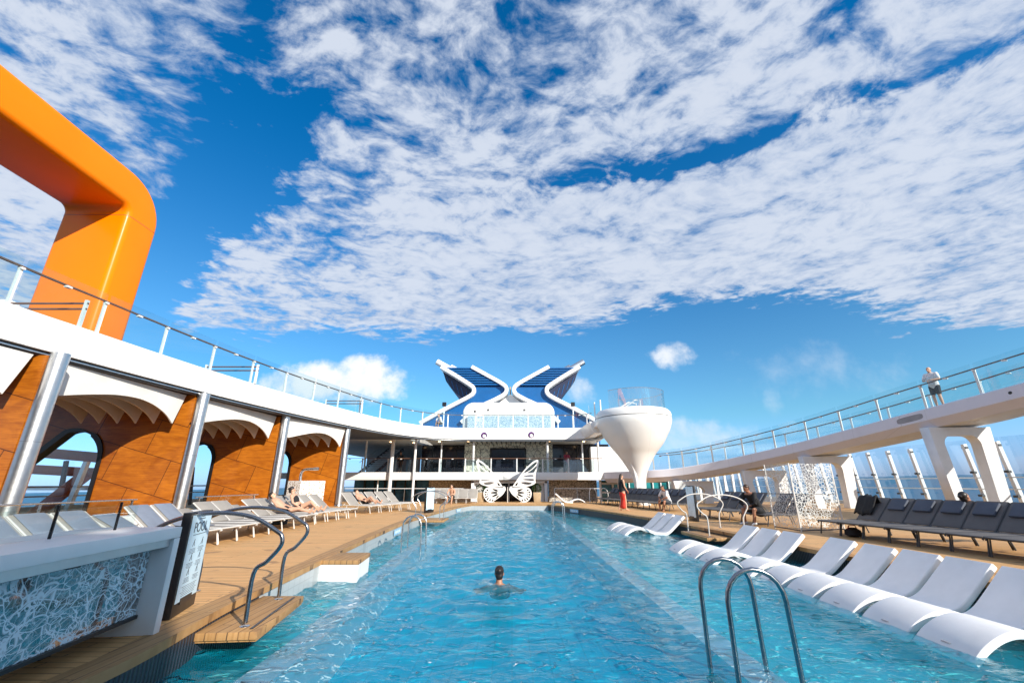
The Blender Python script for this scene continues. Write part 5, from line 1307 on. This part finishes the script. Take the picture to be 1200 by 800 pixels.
def person(loc, rz, J, label, skin=SKIN, hair=HAIRD, hair_len='short', clothes=(), scale=1.0, female=False, group=None, vox=.013):
    t = thing('person', loc, label, 'person', group, rz); t.scale = (scale,) * 3
    g = {k: Vector(v) for k, v in J.items()}
    def put(o): return o
    sw = Vector((1, 0, 0)); sw = (g['shL'] - g['shR']).normalized(); hw = (g['hipL'] - g['hipR']).normalized()
    T = [(.165, .105), (.135 if female else .150, .095), (.155, .108), (.165 if female else .185, .085)]
    b = Body()
    waist = g['pelvis'].lerp(g['chest'], .5)
    top = (g['shL'] + g['shR']) / 2
    tor = [g['pelvis'], waist, g['chest'], top]
    b.limb(tor, T, tuple((sw + hw).normalized()))
    b.limb([top, g['neck'], g['head'] - (g['head'] - g['neck']) * .3], [.07, .056, .056])
    arms = {}
    for s in 'LR':
        b.limb([g['sh' + s], g['sh' + s].lerp(g['el' + s], .5), g['el' + s]], [.055, .046, .038]); b.limb([g['el' + s], g['el' + s].lerp(g['wr' + s], .35), g['wr' + s]], [.038, .039, .025])
        b.limb([g['hip' + s], g['hip' + s].lerp(g['kn' + s], .5), g['kn' + s]], [.092, .078, .055]); b.limb([g['kn' + s], g['kn' + s].lerp(g['an' + s], .35), g['an' + s]], [.054, .056, .034])
        b.limb([g['an' + s] - Vector((0, 0, .02)), g['to' + s]], [(.040, .036), (.042, .022)])
        # hand: palm, four fingers, thumb
        d = (g['wr' + s] - g['el' + s]).normalized(); c = d.cross(Vector((0, 0, 1)));
        if c.length < .1: c = d.cross(Vector((0, 1, 0)))
        c.normalize(); nn_ = d.cross(c); w = g['wr' + s]
        b.limb([w, w + d * .085], [(.030, .017), (.040, .014)], tuple(c))
        for k, ln in enumerate((.066, .078, .073, .056)):
            p = w + d * .085 + c * ((k - 1.5) * .021); q = p + d * ln * .55 + nn_ * .008; b.limb([p, q, q + d * ln * .42 + nn_ * .026], [.0105, .010, .009], n=8)
        p = w + d * .025 + c * .03 * (1 if s == 'L' else -1); q = p + d * .035 + c * .022 * (1 if s == 'L' else -1); b.limb([p, q, q + d * .03 + nn_ * .01], [.013, .012, .010], n=8)
    # head
    hd = g['head']; look = Vector(J.get('look', (0, 1, 0))).normalized(); upv = Vector(J.get('up', (0, 0, 1))); rt = look.cross(upv).normalized(); up2 = rt.cross(look).normalized()
    M = Matrix((rt, look, up2)).transposed()
    b.ball(hd + up2 * .02, (.074, .092, .098), 18, M); b.ball(hd - up2 * .05 + look * .022, (.056, .066, .066), 16, M)
    b.limb([hd + look * .085 + up2 * .015, hd + look * .112 - up2 * .022], [.011, .017], n=8)
    b.limb([hd + look * .085 - up2 * .055 - rt * .02, hd + look * .085 - up2 * .055 + rt * .02], [.011, .011], n=8)
    for s in (-1, 1): b.ball(hd + rt * (.076 * s) - up2 * .005, (.012, .022, .032), 10, M)
    b.fuse('body', skin, t, vox)
    e = MB()
    for s in (-1, 1): e.lathe([(.001, -.011), (.011, 0), (.001, .011)], 10, tuple(hd + look * .083 + rt * (.031 * s) + up2 * .012))
    e.build('eyes', BLACK, t, shift=False)
    if hair:
        h = Body(); back = -look
        h.ball(hd + up2 * .045 + back * .016, (.082, .092, .088), 18, M)
        if hair_len == 'long':
            h.limb([hd + back * .05 + up2 * .02, hd + back * .085 - up2 * .12, hd + back * .09 - up2 * .30, hd + back * .07 - up2 * .46], [(.078, .05), (.10, .05), (.11, .045), (.07, .025)], tuple(rt))
        if hair_len == 'bun':
            h.ball(hd + back * .06 - up2 * .02, (.07, .055, .075), 14, M); h.ball(hd + back * .10 + up2 * .06, (.045, .042, .045), 12, M)
        if hair_len == 'short': h.ball(hd + back * .035 - up2 * .01, (.072, .062, .07), 14, M)
        h.fuse('hair', hair, t, .013)
    for kind, m in clothes:
        c = Body(); k = .014
        if kind in ('tshirt', 'longtop', 'tank'):
            low = g['pelvis'] - (g['chest'] - g['pelvis']).normalized() * (.10 if kind == 'longtop' else .02)
            c.limb([low, waist, g['chest'], top - (top - g['chest']) * .1], [(T[0][0] + .022, T[0][1] + .025), (T[1][0] + .028, T[1][1] + .025), (T[2][0] + .02, T[2][1] + .02), (T[3][0] + .012, T[3][1] + .014)], tuple((sw + hw).normalized()))
            if kind != 'tank':
                for s in 'LR':
                    c.limb([g['sh' + s], g['sh' + s].lerp(g['el' + s], .72)], [.070, .064])
                    if kind == 'longtop': c.limb([g['el' + s].lerp(g['sh' + s], .35), g['el' + s], g['wr' + s].lerp(g['el' + s], .35)], [.062, .055, .046])
        if kind in ('shorts', 'briefs', 'trousers'):
            f = {'shorts': .72, 'briefs': .18, 'trousers': 1.0}[kind]
            c.limb([g['pelvis'] + (waist - g['pelvis']) * .25, g['pelvis'], (g['hipL'] + g['hipR']) / 2], [(T[0][0] + .006, T[0][1] + .012), (T[0][0] + .014, T[0][1] + .016), (T[0][0] + .006, .10)], tuple(hw))
            for s in 'LR':
                c.limb([g['hip' + s], g['hip' + s].lerp(g['kn' + s], f)], [.106, .106 - .025 * f])
                if kind == 'trousers': c.limb([g['kn' + s], g['an' + s]], [.072, .055])
        if kind == 'skirt':
            a = (g['anL'] + g['anR']) / 2; kn = (g['knL'] + g['knR']) / 2
            c.limb([g['pelvis'] + Vector((0, 0, .03)), g['pelvis'].lerp(kn, .45), kn, a.lerp(kn, .25)], [(.165, .12), (.18, .14), (.15, .12), (.17, .12)], tuple(hw))
        if kind == 'bandeau': c.limb([g['chest'] - (top - g['chest']).normalized() * .03, g['chest'] + (top - g['chest']).normalized() * .06], [(T[2][0] + .012, T[2][1] + .016)] * 2, tuple(sw))
        if kind == 'sandals':
            for s in 'LR': c.limb([g['an' + s] - Vector((0, 0, .045)) - (g['to' + s] - g['an' + s]) * .25, g['to' + s] - Vector((0, 0, .0))], [(.048, .042), (.050, .032)])
        c.fuse({'tshirt': 'shirt', 'longtop': 'jacket', 'tank': 'vest', 'shorts': 'shorts', 'briefs': 'swim_briefs', 'trousers': 'trousers', 'skirt': 'sarong', 'bandeau': 'bikini_top', 'sandals': 'shoes'}[kind], m, t, .013)
    return t
def pose_stand(arms='down'):
    J = dict(pelvis=(0, 0, .94), chest=(0, .01, 1.24), neck=(0, .0, 1.47), head=(0, .03, 1.60), shL=(.185, 0, 1.41), shR=(-.185, 0, 1.41), hipL=(.09, 0, .90), hipR=(-.09, 0, .90),
             knL=(.10, .03, .50), knR=(-.10, .03, .50), anL=(.10, -.01, .09), anR=(-.11, -.02, .09), toL=(.12, .15, .03), toR=(-.13, .14, .03),
             elL=(.25, -.02, 1.12), elR=(-.25, -.02, 1.12), wrL=(.26, .07, .88), wrR=(-.26, .07, .88))
    if arms == 'rail': J.update(elL=(.27, .08, 1.16), elR=(-.27, .08, 1.16), wrL=(.10, .27, 1.12), wrR=(-.10, .27, 1.14))
    return J
def pose_sit(seat=.36, lean=.25, knees=.17, arms='knees'):
    z = seat + .10
    J = dict(pelvis=(0, 0, z), chest=(0, lean * .55, z + .30), neck=(0, lean * 1.05, z + .51), head=(0, lean * 1.2 + .03, z + .64), shL=(.185, lean, z + .46), shR=(-.185, lean, z + .46),
             hipL=(.09, .02, z - .01), hipR=(-.09, .02, z - .01), knL=(knees, .44, seat + .12), knR=(-knees, .44, seat + .12), anL=(knees, .42, .09), anR=(-knees * .9, .46, .09), toL=(knees + .03, .58, .03), toR=(-knees - .02, .62, .03))
    J.update(elL=(.27, lean + .12, z + .20), elR=(-.27, lean + .12, z + .20), wrL=(.14, .42, seat + .22), wrR=(-.12, .44, seat + .24))
    return J
def pose_recline(bend=0.0, seat=.36, ang=45, knee=.0):
    a = math.radians(ang); z = seat + .11
    ux, uz = -math.cos(a), math.sin(a)
    P = lambda s, w=0: (w, ux * s, z + uz * s)
    J = dict(pelvis=(0, 0, z), chest=P(.30), neck=P(.52), head=(0, ux * .64, z + uz * .64 + .03), shL=P(.47, .185), shR=P(.47, -.185), hipL=(.09, .04, z - .01), hipR=(-.09, .04, z - .01),
             knL=(.11, .44, z + knee), knR=(-.11, .45, z - .02 + knee * .4), anL=(.11, .84 - knee * .5, z - .05), anR=(-.11, .88 - knee * .2, z - .05), toL=(.12, .92 - knee * .4, z + .08), toR=(-.13, .96 - knee * .2, z + .08),
             elL=(.29, ux * .22, z + uz * .22), elR=(-.29, ux * .22, z + uz * .22), wrL=(.24, .12, z + .06), wrR=(-.24, .12, z + .06))
    J['look'] = (0, -uz * .0 + .9, .45); J['up'] = (0, -.45, .9)
    return J
# swimmer seen from behind in the middle of the pool
J = dict(pelvis=(0, .52, -.22), chest=(0, .22, -.14), neck=(0, .0, .01), head=(0, .05, .165), shL=(.19, 0, -.05), shR=(-.19, 0, -.05), hipL=(.09, .56, -.23), hipR=(-.09, .56, -.23), knL=(.15, .97, -.26), knR=(-.14, .95, -.29),
         anL=(.14, 1.33, -.32), anR=(-.13, 1.31, -.36), toL=(.15, 1.46, -.28), toR=(-.14, 1.44, -.32), elL=(.38, .12, -.12), elR=(-.38, .12, -.12), wrL=(.42, .42, -.16), wrR=(-.42, .42, -.16), look=(0, 1, 0))
person((-.22, 8.25, -.35), 0, J, 'dark haired swimmer seen from behind, head and shoulders above the water', SKIN2, HAIRD, 'bun', [('bandeau', CLB), ('briefs', CLB)], female=True)
# woman walking by the far row
J = pose_stand(); J.update(elL=(.23, .02, 1.13), wrL=(.20, .16, .95), anL=(.09, .12, .09), toL=(.10, .28, .03), knL=(.10, .10, .52), anR=(-.09, -.16, .10), toR=(-.10, -.02, .03))
person((5.55, 22.9, 0), math.radians(-70), J, 'standing woman in a black top and red sarong by the pool edge', SKIN, HAIRB, 'long', [('tank', CLB), ('skirt', CLR)], female=True, scale=1.02)
# two seated men on the right
person((7.75, 22.6, 0), math.radians(115), pose_sit(.34, .22), 'dark haired person in a white shirt sitting on a lounger before the tower stem', SKIN2, HAIRD, 'short', [('tshirt', CLW), ('shorts', CLN)])
J = pose_sit(.34, .30, .2); J['look'] = (.25, .85, -.35); J['up'] = (0, .35, .9)
person((8.25, 15.35, 0), math.radians(112), J, 'man in a black top and white shoes hunched on the edge of a lounger', SKIN2, HAIRB, 'short', [('longtop', CLB), ('shorts', CLB), ('sandals', CLW)], scale=1.05)
# man on the ramp
yy = 19.05
person((xramp(yy) + .55, yy, zramp(yy) - .02), math.radians(110), pose_stand('rail'), 'bald man in a white shirt and black shorts leaning on the ramp railing', SKIN, None, 'short', [('tshirt', CLW), ('shorts', CLB)], scale=1.10)
# sunbathers on the left
J = pose_recline(0, .36, 62, .22); J['look'] = (-.5, .85, .1); J['up'] = (0, 0, 1)
person((-7.5, 16.08, 0), math.radians(-86), J, 'woman in a black bikini sitting up on a pale lounger left of the pool', SKIN, HAIRD, 'bun', [('bandeau', CLB), ('briefs', CLB)], female=True)
person((-7.4, 15.0, 0), math.radians(-86), pose_recline(0, .36, 40, .05), 'sunbather in dark briefs lying on a pale lounger beside the seated woman', SKIN, HAIRD, 'short', [('briefs', CLB)])
person((-7.1, 21.95, 0), math.radians(-111), pose_recline(0, .36, 36, .2), 'sunbather lying with a raised knee in the angled pale loungers at the far left', SKIN, HAIRB, 'short', [('briefs', CLB)])
person((-3.95, 30.0, 0), math.radians(165), pose_sit(.36, .1), 'shirtless person sitting behind the far left totem sign', SKIN, HAIRD, 'short', [('shorts', CLB)])
# people in the galleries and on the upper deck
person((-9.6, 38.2, MZ), math.radians(160), pose_stand(), 'dark clothed person standing in the left gallery near the staircase', SKIN2, HAIRD, 'short', [('longtop', CLB), ('trousers', CLB)])
person((4.65, 37.6, MZ), math.radians(200), pose_stand('rail'), 'person in a wine red top leaning at the gallery counter on the right', SKIN2, HAIRD, 'short', [('longtop', SEATRED), ('trousers', CLB)])
person((-6.1, 37.2, UZ), math.radians(140), pose_sit(.45, .25), 'pale clothed person sitting on the upper deck by the funnel foot', SKIN, None, 'short', [('tshirt', CLW), ('shorts', CLN)])
person((10.75, 10.45, 0), math.radians(-84), pose_recline(0, .36, 52, 0), 'dark haired person lying in the near right charcoal row, only the hair showing', SKIN2, HAIRD, 'bun', [('tshirt', CLB), ('shorts', CLB)])
